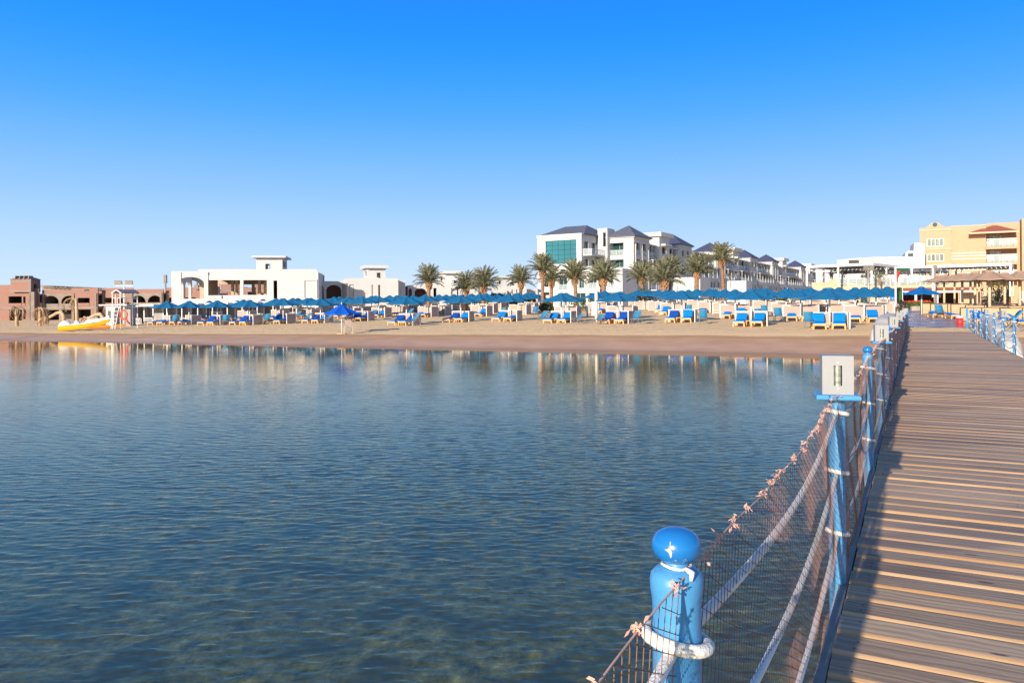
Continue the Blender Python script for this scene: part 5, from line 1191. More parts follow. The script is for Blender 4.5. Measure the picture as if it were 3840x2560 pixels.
mb = MB(f2); mb.box(u(2100), u(2335)+0.2, -1.6, -0.01, FL[0]-0.5, FL[0]-0.1); obj('terrace_edge', mb, M_wall, hotel)
mb = MB(HF.off(0, -7)); ff = HF.off(0, -7)
mb.box(ff.U(2020), ff.U(2290), 0, 4.9, FL[0]-0.35, FL[0]-0.12)
for px in range(2025, 2290, 33): mb.box(ff.U(px), ff.U(px)+0.16, 0.1, 0.26, 0.8, FL[0]-0.36)
obj('ground_floor_canopy', mb, M_frame, hotel)
# pavilions
def pavilion(bc, w=5.6, d=8.2, a0=11.6, zt=15.9, zp=18.4, first=False):
    b0 = bc-d/2; a1 = a0+w; fh = []; sh = []
    for z in FL[2:4]: fh.append((0.3, w*0.62, z+0.9 if False else z, z+2.5))
    for k in range(2):
        for z in FL[:4]:
            u0 = 1.1+k*3.3; sh.append((u0, u0+1.7, z, z+2.6, 0.5 if z == FL[3] else 0))
    box_shell(a0, a1, b0, b0+d, G, zt, fh, sh)
    f2 = HF.off(a0, b0); f3 = SF(a1, b0+0.4)
    for h in fh: rail(f2, h[0], h[1], h[2], 0.05, 1.0, 2); window_part(f2, h[0]+0.2, h[1], h[2], h[3], 1.5, None, 2, 1)
    for h in sh[:8]:
        if bc < 130: rail(f3, h[0], h[1], h[2], 0.05, 0.95, 1)
    for k in range(3):
        uu = 0.35+k*3.3; mb = MB(f3); mb.box(uu, uu+0.32, -0.16, -0.004, G, zt-1.6); obj('pilaster', mb, M_wall, hotel)
    mb = MB(HF); e = 0.18; mb.box(a0-e, a1+e, b0-e, b0-0.003, zt-1.3, zt-1.0); mb.box(a1+0.003, a1+e, b0-0.002, b0+d, zt-1.3, zt-1.0); mb.box(a0-e*1.6, a1+e*1.6, b0-e*1.6, b0-0.003, zt-0.35, zt); mb.box(a1+0.003, a1+e*1.6, b0-0.002, b0+d, zt-0.35, zt); obj('cornice', mb, M_wall, hotel)
    hroof(a0, a1, b0, b0+d, zt+0.02, zp, 0, M_roof if not first else M_roofg)
def slab_tower(b0, d=6.0, a0=12.2, a1=17.2, zt=17.6):
    box_shell(a0, a1, b0, b0+d, G, zt-0.9, [], [(1.2, 3.6, z, z+2.4) for z in FL[:4]])
    mb = MB(HF); mb.box(a0-0.6, a1+0.7, b0-0.7, b0+d+0.6, zt-0.88, zt); obj('roof_overhang', mb, M_wall, hotel)
    f3 = SF(a1, b0+0.4); mb = MB(f3); mb.box(0.6, 4.6, -1.0, -0.004, FL[3]+2.6, FL[3]+3.0); obj('balcony_slab', mb, M_wall, hotel)
    for z in FL[1:4]: rail(f3, 1.2, 3.6, z, 0.05, 0.95, 1)
def wing(b0, b1, a=15.6, steps=True, n=None):
    """balcony facade between pavilions : recessed bays on four floors"""
    D = b1-b0; n = n or max(2, int(D/3.2)); bw_ = D/n; f3 = SF(a, b0)
    hs = [(i*bw_+0.25, (i+1)*bw_-0.25, z, z+2.7) for i in range(n) for z in FL[:4]]
    mb = MB(f3); mb.wall(0, D, G, 15.0, 0, 0.3, hs); obj('side_wall', mb, M_wall2, hotel)
    mb = MB(f3)
    for z in FL[1:4]+[15.0]: mb.box(0.01, D-0.01, 0.31, 1.9, z-0.3, z-0.02)
    mb.box(0.01, D-0.01, 1.9, 2.1, G, 15.0); obj('inner_core', mb, M_wall2, hotel)
    for i in range(n):
        for z in FL[:4]:
            if b0 < 90: window_part(f3, i*bw_+0.5, (i+1)*bw_-0.6, z+0.02, z+2.3, 1.75, None, 2, 1)
    for z in FL[1:4]:
        dd = {FL[1]: 3.0, FL[2]: 1.8, FL[3]: 0.9}[z]
        mb = MB(f3); mb.box(0.05, D-0.05, -dd, -0.004, z-0.28, z); obj('balcony_slab', mb, M_wall, hotel); rail(f3, 0.1, D-0.1, z, -dd+0.05, 1.0, n*2)
    # pergola roof on the upper terrace
    mb = MB(f3); mb.box(0.3, D-0.3, -2.3, -0.01, FL[3]-0.9+0.2, FL[3]-0.8+0.2); mb.box(0.3, D-0.3, -1.2, -0.01, 14.7, 14.8)
    for i in range(n+1): uu = 0.35+(D-0.8)*i/n; mb.box(uu, uu+0.1, -2.2, -2.1, FL[2], FL[3]-0.71); mb.box(uu, uu+0.1, -1.1, -1.0, FL[3], 14.69)
    obj('pergola_roof', mb, M_frame, hotel)
    if steps:   # arcaded lower floors standing forward
        f4 = SF(a+2.9, b0+0.5); L = D-1.0; k = max(3, int(L/1.9)); p_ = L/k
        mb = MB(f4); mb.wall(0, L, G, FL[1]-0.3, 0, 0.35, [(i*p_+0.35, (i+1)*p_-0.2, G+0.1, FL[0]+2.3) for i in range(k)])
        mb.box(0, 0.4, 0.351, 2.88, G, FL[1]-0.3); mb.box(0.401, L, 2.3, 2.4, G, FL[1]-0.3); obj('arcade', mb, M_wall, hotel)
        f5 = SF(a+1.75, b0+0.5); mb = MB(f5); mb.wall(0, L, FL[1]+0.002, FL[2]-0.285, 0, 0.3, [(i*p_+0.35, (i+1)*p_-0.35, FL[1]+0.9, FL[1]+2.6, 0.5) for i in range(k)]); mb.box(0, 0.3, 0.301, 1.73, FL[1]+0.002, FL[2]-0.285); obj('arcade', mb, M_wall, hotel)
pavilion(12, first=True); wing(16.2, 21.5, n=2); slab_tower(21.6); wing(27.8, 33.8, n=2)
pavilion(38); wing(42.2, 60.2); pavilion(64.5); wing(68.8, 75.5, n=2); slab_tower(75.8); wing(82, 92.6)
pavilion(97); wing(101.4, 118.6); pavilion(123); wing(127.4, 133, n=2); slab_tower(133.2); wing(139.5, 161.6); pavilion(166); wing(170.4, 178, n=2); slab_tower(178.3); wing(184.6, 193.6); pavilion(198); wing(202.2, 224)
# projecting garden room between pavilions
mb = MB(HF); mb.box(17.0, 23.5, 29, 36, G, 8.2); obj('garden_room', mb, M_wall, hotel)
mb = MB(HF); mb.box(17.0, 22.5, 69, 75, G, 8.4); obj('garden_room', mb, M_wall, hotel)
# ------------------------------------------------------------------ RESTAURANT, PERGOLAS, PEACH BUILDING
RF = Fr(X_at(3045, 98), 98, 0.885, -0.466)
rest = thing('restaurant', 'beach restaurant with sandstone wall, red tiled awning and open upper terrace', 'restaurant', (RF.o[0], RF.o[1], 2.0))
RU, RZ = RF.U, RF.Z
zt = RZ(3200, 1071); zg = 0.8
mb = MB(RF); mb.wall(0, RU(3150), zg, RZ(3100, 1058), 0, 0.5, []); mb.box(RU(3110), RU(3150), -0.06, -0.003, RZ(3100, 1100), RZ(3100, 1056)+0.3); obj('stone_wall', mb, M_stone, rest)
mb = MB(RF); zb = RZ(3200, 1074)-0.5
holes = [(RU(a), RU(b), zg+0.5, RZ(3200, 1112)) for a, b in ((3166, 3190), (3226, 3252))]+[(RU(3368), RU(3600), zg+0.2, RZ(3450, 1096))]
mb.wall(RU(3150)+0.01, RU(3680), zg, zb, 0.3, 0.7, holes); obj('ground_wall', mb, M_stone, rest)
for h in holes[:2]:
    mb = MB(RF); mb.box(h[0]+0.02, h[1]-0.02, 0.5, 0.55, h[2]+0.02, h[3]-0.02); obj('window', mb, M_window, rest)
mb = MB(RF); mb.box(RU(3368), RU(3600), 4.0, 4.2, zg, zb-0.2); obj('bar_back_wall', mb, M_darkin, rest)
mb = MB(RF); mb.box(0.5, RU(3680), -0.4, 11, zb+0.005, zt); obj('terrace_slab', mb, M_cream, rest)
mb = MB(RF); a, b = RU(3335), RU(3650); za, zc = RZ(3450, 1094), RZ(3450, 1079)
mb.prism([(0, 0), (1, 0), (1, 1)], 0, 0) if False else None
mb.add([(a, -2.2, za), (b, -2.2, za), (b, -0.41, zc), (a, -0.41, zc), (a, -2.2, za-0.06), (b, -2.2, za-0.06), (b, -0.41, za-0.06), (a, -0.41, za-0.06)], [(0, 1, 2, 3), (7, 6, 5, 4), (0, 4, 5, 1), (1, 5, 6, 2), (3, 7, 4, 0)]); obj('tiled_awning', mb, M_tile, rest)
mb = MB(RF); mb.box(a, b, -2.26, -2.205, za-0.16, za+0.06)
obj('white_fascia', mb, M_frame, rest)
for px in (3372, 3430, 3508, 3598): mb = MB(RF); mb.box(RU(px), RU(px)+0.25, -2.15, -1.9, zg, za-0.07); obj('white_post', mb, M_frame, rest)
mb = MB(RF); mb.box(RU(3150), RU(3660), -0.36, -0.34, zt+0.05, zt+0.95); obj('terrace_rail', mb, M_rail, rest)
mb = MB(RF)
for i in range(34): uu = RU(3150)+i*0.95; mb.box(uu, uu+0.05, -0.39, -0.31, zt+0.001, zt+1.0) if uu < RU(3660) else None
mb.box(RU(3150), RU(3660), -0.39, -0.31, zt+1.001, zt+1.05); obj('rail_frame', mb, M_frame, rest)
mb = MB(RF); mb.box(RU(3172), RU(3242), 2.5, 5.5, zt, RZ(3200, 1050)); obj('service_hut', mb, M_wall2, rest)
mb = MB(RF); mb.box(RU(3150, 10.5), RU(3560, 10.5), 10.2, 10.6, zt, RZ(3400, 1042, 10)); obj('terrace_back_wall', mb, mat('umber_wall', (0.22, 0.17, 0.13), 0.8, 0.3, 1.5), rest)
for i, (px, v, w_) in enumerate([(3345, 1, 1.0), (3366, 0.8, 1.2), (3412, 1, 1.1), (3432, 1.5, 0.9), (3456, 0.9, 1.0), (3484, 1.2, 1.0), (3302, 1.0, 0.9)]):
    t = thing('terrace_chair', 'white chair on the restaurant terrace, %s in the group' % ordn[i], 'chair', RF.P(RU(px), v, zt), 0.2*i, 'white chairs on the terrace')
    mb = MB(RF); u = RU(px); mb.box(u, u+w_*0.5, v, v+0.5, zt+0.42, zt+0.47); obj('seat', mb, M_white, t); mb = MB(RF); mb.box(u, u+w_*0.5, v+0.5, v+0.54, zt+0.42, zt+0.95); obj('backrest', mb, M_white, t)
    t.rotation_euler = (0, 0, 0)
# terrace pergolas
def pergola(label, p0, d1, L1, d2, L2, z0, z1, n1, n2, post=0.22, group='white pergolas above the restaurant'):
    t = thing('pergola', label, 'pergola', (p0[0], p0[1], z0), 0, group)
    a = Vector((d1[0], d1[1], 0)).normalized(); b = Vector((d2[0], d2[1], 0)).normalized(); o = Vector((p0[0], p0[1], 0))
    def bx(i0, i1, j0, j1, k0, k1):
        vs = []
        for k in (k0, k1):
            for (i, j) in ((i0, j0), (i1, j0), (i1, j1), (i0, j1)): p = o+a*i+b*j; vs.append((p.x, p.y, k))
        return vs, [(0, 3, 2, 1), (4, 5, 6, 7), (0, 1, 5, 4), (1, 2, 6, 5), (2, 3, 7, 6), (3, 0, 4, 7)]
    mb = MB(); mb.add(*bx(0, L1, -0.12, 0.12, z1, z1+0.3)); mb.add(*bx(0, L1, L2-0.12, L2+0.12, z1, z1+0.3)); mb.add(*bx(-0.12, 0.12, 0.121, L2-0.121, z1, z1+0.3)); mb.add(*bx(L1-0.12, L1+0.12, 0.121, L2-0.121, z1, z1+0.3)); obj('roof_frame', mb, M_frame, t)
    mb = MB(); k = int(L1/0.5)
    for i in range(k): mb.add(*bx(0.2+i*(L1-0.4)/k, 0.2+(i+0.75)*(L1-0.4)/k, 0.13, L2-0.13, z1+0.02, z1+0.10))
    obj('roof_slats', mb, M_slat, t)
    for i in range(n1):
        for j in range(n2):
            if 0 < i < n1-1 and 0 < j < n2-1: continue
            x_ = i*L1/(n1-1); y_ = j*L2/(n2-1); mb = MB(); mb.add(*bx(x_-post/2, x_+post/2, y_-post/2, y_+post/2, z0, z1-0.005)); obj('post', mb, M_frame, t)
    return t
zp = Z_at(3270, 985, 90)-0.3
pergola('largest white pergola with slatted roof on the restaurant terrace', (X_at(3270, 90), 90), (-0.63, 0.777), 8.2, (0.666, 0.746), 11.5, zt, zp, 3, 3)
pergola('low white pergola behind the largest one on the terrace', (X_at(3250, 104), 104), (-0.7, 0.7), 6.5, (0.7, 0.7), 9, zt, Z_at(3250, 1016, 104), 3, 3)
pergola('long white pergola in front of the peach building, left section', (X_at(3586, 93), 93), (-0.80, 0.60), 14.5, (0.6, 0.8), 6, zt-0.2, Z_at(3586, 1002, 93), 4, 2)
pergola('long white pergola in front of the peach building, right section', (X_at(3790, 84), 84), (-0.82, 0.57), 7.5, (0.57, 0.82), 7, 3.0, Z_at(3790, 996, 84), 2, 2)
pergola('small low white pergola on the terrace under the peach building', (X_at(3552, 100), 100), (-0.85, 0.52), 9, (0.52, 0.85), 5, zt, Z_at(3552, 1020, 100), 3, 2)
# fans, floodlights, poles
for i, (px, py, Y) in enumerate([(3118, 1028, 97), (3171, 1020, 96), (3312, 1018, 93), (3238, 1037, 95), (3312, 1018, 96.5), (3495, 1033, 93), (3463, 1024, 95), (3692, 1024, 86), (3540, 1043, 92)]):
    if i == 4: continue
    x = X_at(px, Y); z = Z_at(px, py, Y); t = thing('wall_fan', 'round black caged fan hanging under the pergolas, %s from the left by build' % ordn[i], 'fan', (x, Y, z), 0, 'black caged fans of the restaurant terrace')
    t['label'] = 'round black caged fan above the restaurant terrace, %s' % ('leftmost', 'second from left', 'fifth from left', 'fourth from left', '', 'left of the two in the middle pergola', 'under the slatted roof end', 'rightmost, before the peach building', 'low one by the grey lamp pole')[i]
    mb = MB()
    for r in (0.32, 0.22, 0.12): mb.tube([(x+r*math.cos(a*0.524), Y, z+r*math.sin(a*0.524)) for a in range(13)], 0.025, 4)
    mb.tube([(x, Y+0.02, z-0.3), (x, Y+0.02, z+0.3)], 0.02, 4); mb.tube([(x-0.3, Y+0.02, z), (x+0.3, Y+0.02, z)], 0.02, 4); obj('cage', mb, M_black, t)
    mb = MB()
    for k in range(3):
        a = k*2.094; mb.add([(x, Y+0.05, z), (x+0.26*math.cos(a), Y+0.03, z+0.26*math.sin(a)), (x+0.26*math.cos(a+0.7), Y+0.08, z+0.26*math.sin(a+0.7))], [(0, 1, 2)])
    mb.tube([(x, Y+0.06, z), (x, Y+0.3, z)], 0.07, 6); obj('blades', mb, M_black, t)
def floodpole(label, px, pyt, Y, lamps, r=0.08, lampsz=(0.55, 0.35), m=None, xoff=None):
    x = X_at(px, Y); z0 = ground_z(x, Y)-0.3; z1 = Z_at(px, pyt, Y); t = thing('floodlight_pole', label, 'floodlight pole', (x, Y, z0+0.3), 0)
    mb = MB(); mb.tube([(x, Y, z0), (x, Y, z1)], [r*1.3, r], 8); obj('pole', mb, m or M_steel, t, smooth=True)
    mb = MB(); mb.tube([(x-lamps*0.45, Y, z1), (x+lamps*0.45, Y, z1)], 0.04, 6); obj('crossbar', mb, m or M_steel, t)
    for i in range(lamps):
        xx = x+(i-(lamps-1)/2)*(lampsz[0]*1.25 if xoff is None else xoff); mb = MB(); mb.M = Matrix.Translation((xx, Y-0.1, z1+0.3)) @ Matrix.Rotation(math.radians(18), 4, 'X'); mb.box(-lampsz[0]/2, lampsz[0]/2, -0.07, 0.07, -lampsz[1]/2, lampsz[1]/2); h = obj('lamp_head', mb, M_steel, t)
        mb = MB(); mb.M = Matrix.Translation((xx, Y-0.1, z1+0.3)) @ Matrix.Rotation(math.radians(18), 4, 'X'); mb.box(-lampsz[0]/2+0.05, lampsz[0]/2-0.05, -0.08, -0.072, -lampsz[1]/2+0.05, lampsz[1]/2-0.05); obj('lens', mb, M_glass, h)
    return t
floodpole('floodlight pole with square lamp clusters in front of the largest pergola', 3257, 1014, 84, 2, 0.13, (0.5, 0.5))
floodpole('twin floodlight pole among the umbrellas before the hotel wing', 2738, 1040, 100, 2, 0.09, (0.6, 0.4), M_frame, 1.0)
floodpole('white twin floodlight pole behind the lifeguard tower', 466, 1071, 78, 2, 0.09, (0.75, 0.42), M_white, 1.1)
floodpole('grey lamp pole standing by the dark bar under the red awning', 3506, 1010, 86, 1, 0.11, (0.4, 0.3))
x = X_at(621, 140); t = thing('radio_mast', 'slim grey mast with antenna rising left of the big white villa', 'mast', (x, 140, 0.4)); z1 = Z_at(621, 1037, 140)
mb = MB(); mb.tube([(x, 140, 0), (x, 140, z1)], 0.17, 8); obj('pole', mb, M_steel, t); mb = MB(); mb.box(x-0.25, x+0.25, 139.8, 140.2, z1-1.2, z1+0.3); obj('antenna', mb, M_conc2, t)
x = X_at(738, 180); t = thing('radio_mast', 'distant lattice antenna mast seen through the villa arch', 'mast', (x, 180, 0.4)); z1 = Z_at(738, 1060, 180)
mb = MB(); mb.tube([(x, 180, 0), (x, 180, z1)], [0.6, 0.25], 5); obj('pole', mb, M_conc2, t); mb = MB(); mb.box(x-0.5, x+0.5, 179.6, 180.4, z1-2.4, z1-0.5); obj('antenna', mb, M_conc2, t)
# tall white pole among umbrellas
x, y, z = gp(2236, 62); mb = MB(); mb.tube([(x, y, z-0.2), (x, y, Z_at(2236, 1086, 62))], 0.13, 10); tag(obj('white_pole', mb, M_frame, smooth=True), 'thick plain white pole standing in the gap between umbrella rows', 'pole')
x, y, z = gp(2202, 74); mb = MB(); mb.tube([(x, y, z-0.2), (x, y, Z_at(2202, 1118, 74))], 0.09, 8); tag(obj('white_pole', mb, M_frame, smooth=True), 'thinner plain white pole left of the thick white pole', 'pole')
# windsock pole and green boards
x, y, z = gp(3359, 58); t = thing('signal_pole', 'tall white pole carrying a red flag and a green arm beside the pier end', 'flag pole', (x, y, z))
z1 = Z_at(3359, 1000, 58); mb = MB(); mb.tube([(x, y, z-0.3), (x, y, z1)], 0.075, 10); obj('pole', mb, M_frame, t, smooth=True)
M_flag = mat('red_cloth', (0.75, 0.03, 0.015), 0.8, 0.1, 3); M_green = mat('green_board', (0.015, 0.10, 0.035), 0.6, 0.15, 2)
mb = MB(); zt_ = Z_at(3366, 1017, 58); v_ = []; f_ = []
for i in range(7):
    s_ = i/6; w_ = 0.13*(1-s_)+0.02; xx = x+0.22-0.10*s_; zz = zt_-0.85*s_
    for k in range(6): a = k*1.047; v_.append((xx+w_*math.cos(a)+0.015*math.sin(3*a+i), y+w_*0.6*math.sin(a), zz))
for i in range(6):
    for k in range(6): a = 6*i+k; b = 6*i+(k+1) % 6; f_.append((a, b, b+6, a+6))
mb.add(v_, f_); obj('flag', mb, M_flag, t, smooth=True)
mb = MB(); mb.box(x+0.1, x+1.05, y-0.04, y+0.04, Z_at(3366, 1016, 58), Z_at(3366, 1005, 58)); obj('green_arm', mb, M_green, t)
x2 = X_at(3382, 60); t = thing('green_board', 'tall blank green notice board with brown frame beside the flag pole', 'notice board', (X_at(3372, 60), 60, z))
za, zb_ = Z_at(3372, 1137, 60), Z_at(3372, 1078, 60); xa, xb_ = X_at(3362, 60), X_at(3382, 60)
mb = MB(); mb.wall(xa, xb_, za, zb_, 60-0.06, 60+0.06, [(xa+0.05, xb_-0.05, za+0.05, zb_-0.05)]); obj('frame', mb, mat('brown_frame', (0.10, 0.07, 0.03), 0.7), t)
mb = MB(); mb.box(xa+0.04, xb_-0.04, 59.98, 60.02, za+0.04, zb_-0.04); obj('board', mb, M_green, t)
mb = MB(); mb.tube([(xb_+0.04, 60, z-0.3), (xb_+0.04, 60, zb_+0.05)], 0.045, 8); obj('post', mb, M_frame, t)
def text_on(parent, txt, x, y, z, size, m, mirror=False):
    cu = bpy.data.curves.new('lettering', 'FONT'); cu.body = txt; cu.size = size; cu.extrude = 0.004; cu.align_x = 'CENTER'; cu.align_y = 'CENTER'
    tmp = bpy.data.objects.new('tmp', cu); C.objects.link(tmp); dg = bpy.context.evaluated_depsgraph_get(); me = bpy.data.meshes.new_from_object(tmp.evaluated_get(dg)); bpy.data.objects.remove(tmp)
    me.materials.clear(); me.materials.append(m); o_ = bpy.data.objects.new('lettering', me); C.objects.link(o_)
    o_.parent = parent; pl = parent.location; o_.location = (x-pl[0], y-pl[1], z-pl[2]); o_.rotation_euler = (math.pi/2, 0, 0); o_.scale = (-1 if mirror else 1, 1, 1)
    return o_
M_dk = mat('dark_lettering', (0.05, 0.05, 0.06), 0.6)
Y = 80; x = X_at(3306, Y); t = thing('banner', 'white banner with dark curved lettering beside the restaurant wall', 'banner', (x, Y, 1.4))
mb = MB(); mb.box(X_at(3288, Y), X_at(3326, Y), Y-0.02, Y+0.02, Z_at(3306, 1140, Y), Z_at(3306, 1110, Y)+0.1); obj('cloth', mb, M_white, t)
text_on(t, 'IGAI', x, Y-0.035, Z_at(3306, 1121, Y), 0.42, M_dk, False); text_on(t, '-----', x, Y-0.035, Z_at(3306, 1132, Y), 0.3, M_dk)
x = X_at(3347, Y); t = thing('beach_sign', 'blue upright sign with white lettering beside the flag pole', 'sign', (x, Y, 1.4))
mb = MB(); mb.box(X_at(3339, Y), X_at(3357, Y), Y-0.04, Y+0.04, 1.3, Z_at(3347, 1110, Y)); obj('board', mb, mat('sign_blue', (0.0, 0.14, 0.55), 0.5), t)
text_on(t, 'IO', X_at(3349, Y), Y-0.05, Z_at(3347, 1120, Y), 0.34, M_white)
# white hall behind with curved roofline
WFm = Fr(X_at(3140, 150), 150, 0.92, -0.39); t = building('white_hall', 'long white hall with gently curved parapet behind the pergolas', 'building', WFm)
u_ = WFm.U; top = [(3140, 975), (3200, 969), (3280, 964), (3370, 963), (3396, 961), (3397, 948), (3405, 941), (3428, 940), (3429, 911), (3452, 910), (3470, 915)]
poly = [(u_(p), WFm.Z(p, q)) for p, q in top]
mb = MB(WFm)
for i in range(len(poly)-1):
    if poly[i+1][0]-poly[i][0] > 0.03: mb.prism([(poly[i][0], 1.5), (poly[i+1][0], 1.5), poly[i+1], poly[i]], 0, 8)
mb.box(u_(3060), poly[0][0]-0.01, 0, 8, 1.5, WFm.Z(3100, 997)); obj('wall', mb, M_wall, t)
mb = MB(WFm); mb.box(u_(3406), u_(3426), -0.05, -0.002, WFm.Z(3415, 962), WFm.Z(3415, 950)); obj('window', mb, M_window, t)
mb = MB(WFm); mb.box(u_(3184), u_(3220), -1.2, -0.01, WFm.Z(3200, 988), WFm.Z(3200, 976)); obj('roof_plant', mb, M_black, t)
mb = MB(WFm); mb.box(u_(3142), u_(3395), -0.14, -0.003, WFm.Z(3270, 977), WFm.Z(3270, 974)); obj('cornice', mb, M_wall2, t)
for px in (3192, 3206, 3215): mb = MB(WFm); mb.box(u_(px), u_(px+6), -0.04, -0.002, WFm.Z(px, 1016), WFm.Z(px, 1008)); obj('window', mb, M_window, t)
# ---- peach building
PFm = Fr(X_at(3451, 150), 150, 0.876, -0.482); t = building('peach_building', 'peach coloured hotel building with red tiled canopy roof and balconies', 'building', PFm); HB[0] = t
weather(M_peach, 0.25, (0.34, 0.22, 0.14)); U = PFm.U; Z = PFm.Z
w1 = [(U(a), U(b), Z(px, c), Z(px, d)) for a, b, c, d, px in ((3477, 3541, 924, 893, 3510), (3477, 3541, 980, 951, 3510), (3520, 3541, 1030, 1008, 3530))]
mb = MB(PFm); mb.wall(0, U(3569), 1.2, Z(3500, 862), 0, 0.4, w1); obj('left_bay_wall', mb, M_peach, t)
cx_, rr_ = U(3508), (U(3530)-U(3486))/2; zc_ = Z(3508, 862)
arc = [(cx_+rr_*math.cos(math.pi*i/12), zc_+0.9+rr_*0.55*math.sin(math.pi*i/12)) for i in range(13)]
mb = MB(PFm); mb.prism([(U(3468), zc_+0.003), (U(3552), zc_+0.003)]+[(U(3552), zc_+0.35)]+arc+[(U(3468), zc_+0.35)], 0, 0.4)
mb.box(0, U(3468)-0.01, 0, 0.4, zc_+0.003, Z(3460, 855)); mb.box(U(3552)+0.01, U(3569), 0, 0.4, zc_+0.003, Z(3560, 849)); obj('curved_gable', mb, M_peach, t)
mb = MB(PFm); mb.lathe([(0.01, 0)], (0, 0, 0), 3) if False else None
rw = 0.42; mb.add([(cx_+rw*math.cos(2*math.pi*i/20), -0.02, zc_+1.0+rw*math.sin(2*math.pi*i/20)) for i in range(20)], [tuple(range(20))]); obj('round_window', mb, M_window, t)
for z_ in (Z(3510, 937), Z(3510, 996), zc_-0.15): mb = MB(PFm); mb.box(-0.05, U(3569)+0.05, -0.16, -0.003, z_, z_+0.25); obj('string_course', mb, M_cream, t)
for h in w1: window_part(PFm, h[0], h[1], h[2], h[3], 0.12, M_curtain, 4, 1, 0.12)
mb = MB(PFm); mb.box(0, 0.4, 0.401, 12, 1.2, Z(3460, 862)); obj('side_wall', mb, M_peach, t)
# main wall, recessed a little
f2 = PFm.off(0, 1.2); U2, Z2 = f2.U, f2.Z
ua, ub = PFm.U(3569)+0.01, U2(3699)
mb = MB(f2); mb.box(ua, ub, 0, 0.5, 1.2, Z2(3630, 846)); obj('main_wall', mb, M_peach, t)
mb = MB(f2); mb.box(ua, ub, -0.1, -0.003, Z2(3630, 849), Z2(3630, 845)); obj('coping', mb, M_cream, t)
for py in (948, 959, 970, 1012, 1023): mb = MB(f2); mb.box(ua, ub, -0.05, -0.003, Z2(3640, py+1.2), Z2(3640, py-1.2)); obj('pale_band', mb, M_white, t)
# balcony bay
f3 = PFm.off(0, 3.0); U3, Z3 = f3.U, f3.Z
vb0, vb1 = U3(3700), U3(3990)
wins = [(U3(3713), U3(3755), Z3(3730, b), Z3(3730, a)) for a, b in ((881, 922), (940, 982), (1000, 1040))]
mb = MB(f3); mb.wall(vb0, vb1, 1.2, Z3(3760, 835), 0, 0.5, wins); obj('balcony_wall', mb, M_peach, t)
mb = MB(f3); mb.box(U3(3826), vb1, -3.6, -0.01, 1.2, Z3(3840, 826)); obj('right_projecting_wall', mb, M_peach, t)
for h in wins: window_part(f3, h[0], h[1], h[2], h[3], 0.15, M_curtain, 3, 1, 0.1)
for i, py in enumerate((925, 984, 1043)):
    z_ = Z3(3750, py, -2); mb = MB(f3); mb.box(U3(3695), U3(3813), -3.0, -0.004, z_-0.45, z_); bs = obj('balcony', mb, M_peach, t)
    mb = MB(f3); mb.box(U3(3698), U3(3811), -2.9, -2.87, z_+0.05, z_+1.4); obj('glass_rail', mb, M_rail, bs)
    mb = MB(f3); mb.box(U3(3698), U3(3811), -2.93, -2.84, z_+1.41, z_+1.5); obj('rail_frame', mb, M_frame, bs)
    for k, px in enumerate((3712, 3728, 3745, 3768, 3790)):
        c_ = MB(f3); uu = U3(px); c_.box(uu, uu+0.6, -2.4, -1.8, z_+0.5, z_+0.6); c_.box(uu, uu+0.6, -1.8, -1.7, z_+0.5, z_+1.3); c_.box(uu, uu+0.08, -2.4, -2.3, z_+0.01, z_+0.49); c_.box(uu+0.5, uu+0.58, -2.4, -2.3, z_+0.01, z_+0.49)
        tag(obj('balcony_chair', c_, M_white if k != 1 else M_conc2), 'pale chair on the %s balcony of the peach building, %s from the left' % (('top', 'middle', 'lowest')[i], ordn[k]), 'chair', 'chairs on the balconies of the peach building')
# canopy roof
zr0 = Z3(3700, 872, -2); zr1 = Z3(3740, 843, 0)
mb = MB(f3); a, b = U3(3634, -3), U3(3818, -3)
mb.add([(a, -4, zr0), (b, -4, zr0), (b-3.2, 0.2, zr1), (a+4.2, 0.2, zr1), (a, -4, zr0-0.2), (b, -4, zr0-0.2), (b-0.1, 0.0, zr0-0.2), (a+0.2, 0.0, zr0-0.2), (b, 0.0, zr0), (a, 0.0, zr0)],
       [(0, 1, 2, 3), (1, 8, 2), (0, 3, 9), (4, 7, 6, 5), (0, 4, 5, 1), (1, 5, 6, 8), (0, 9, 7, 4)]); obj('tiled_canopy', mb, M_tile, t)
mb = MB(f3); mb.box(a-0.05, b+0.05, -4.12, -4.003, zr0-0.32, zr0-0.02); obj('canopy_fascia', mb, M_cream, t)
mb = MB(f3); mb.box(vb0-6, vb0-0.01, -0.5, 0.5, Z3(3680, 1010), zr0-0.3) if False else None
# ---- low beige buildings, louvred fence, red box at far right
Y = 104; fr = Fr(X_at(3605, Y), Y, 1, -0.35); t = building('beige_annex', 'low beige annex with pierced screens behind the brown umbrellas', 'building', fr)
mb = MB(fr); mb.wall(0, fr.U(3800), 1.2, fr.Z(3700, 1086), 0, 0.4, []); obj('wall', mb, M_cream, t)
mb = MB(fr)
rg = random.Random(2)
for a, b in ((3682, 3702), (3728, 3742), (3755, 3763)):
    for k in range(60): uu = rg.uniform(fr.U(a), fr.U(b)); zz = rg.uniform(fr.Z(3700, 1130), fr.Z(3700, 1112)); mb.box(uu, uu+0.14, -0.03, -0.003, zz, zz+0.07)
obj('pierced_screen', mb, M_darkin, t)
mb = MB(fr); mb.box(fr.U(3778), fr.U(3795), -0.4, -0.01, 1.2, fr.Z(3785, 1112)); tag(obj('red_cabinet', mb, M_flag), 'red cabinet standing against the beige annex behind a cypress', 'cabinet')
Y = 80; t = thing('louvre_fence', 'white louvred fence at the right edge behind the brown umbrellas', 'fence', (X_at(3830, Y), Y, 1.5)); mb = MB()
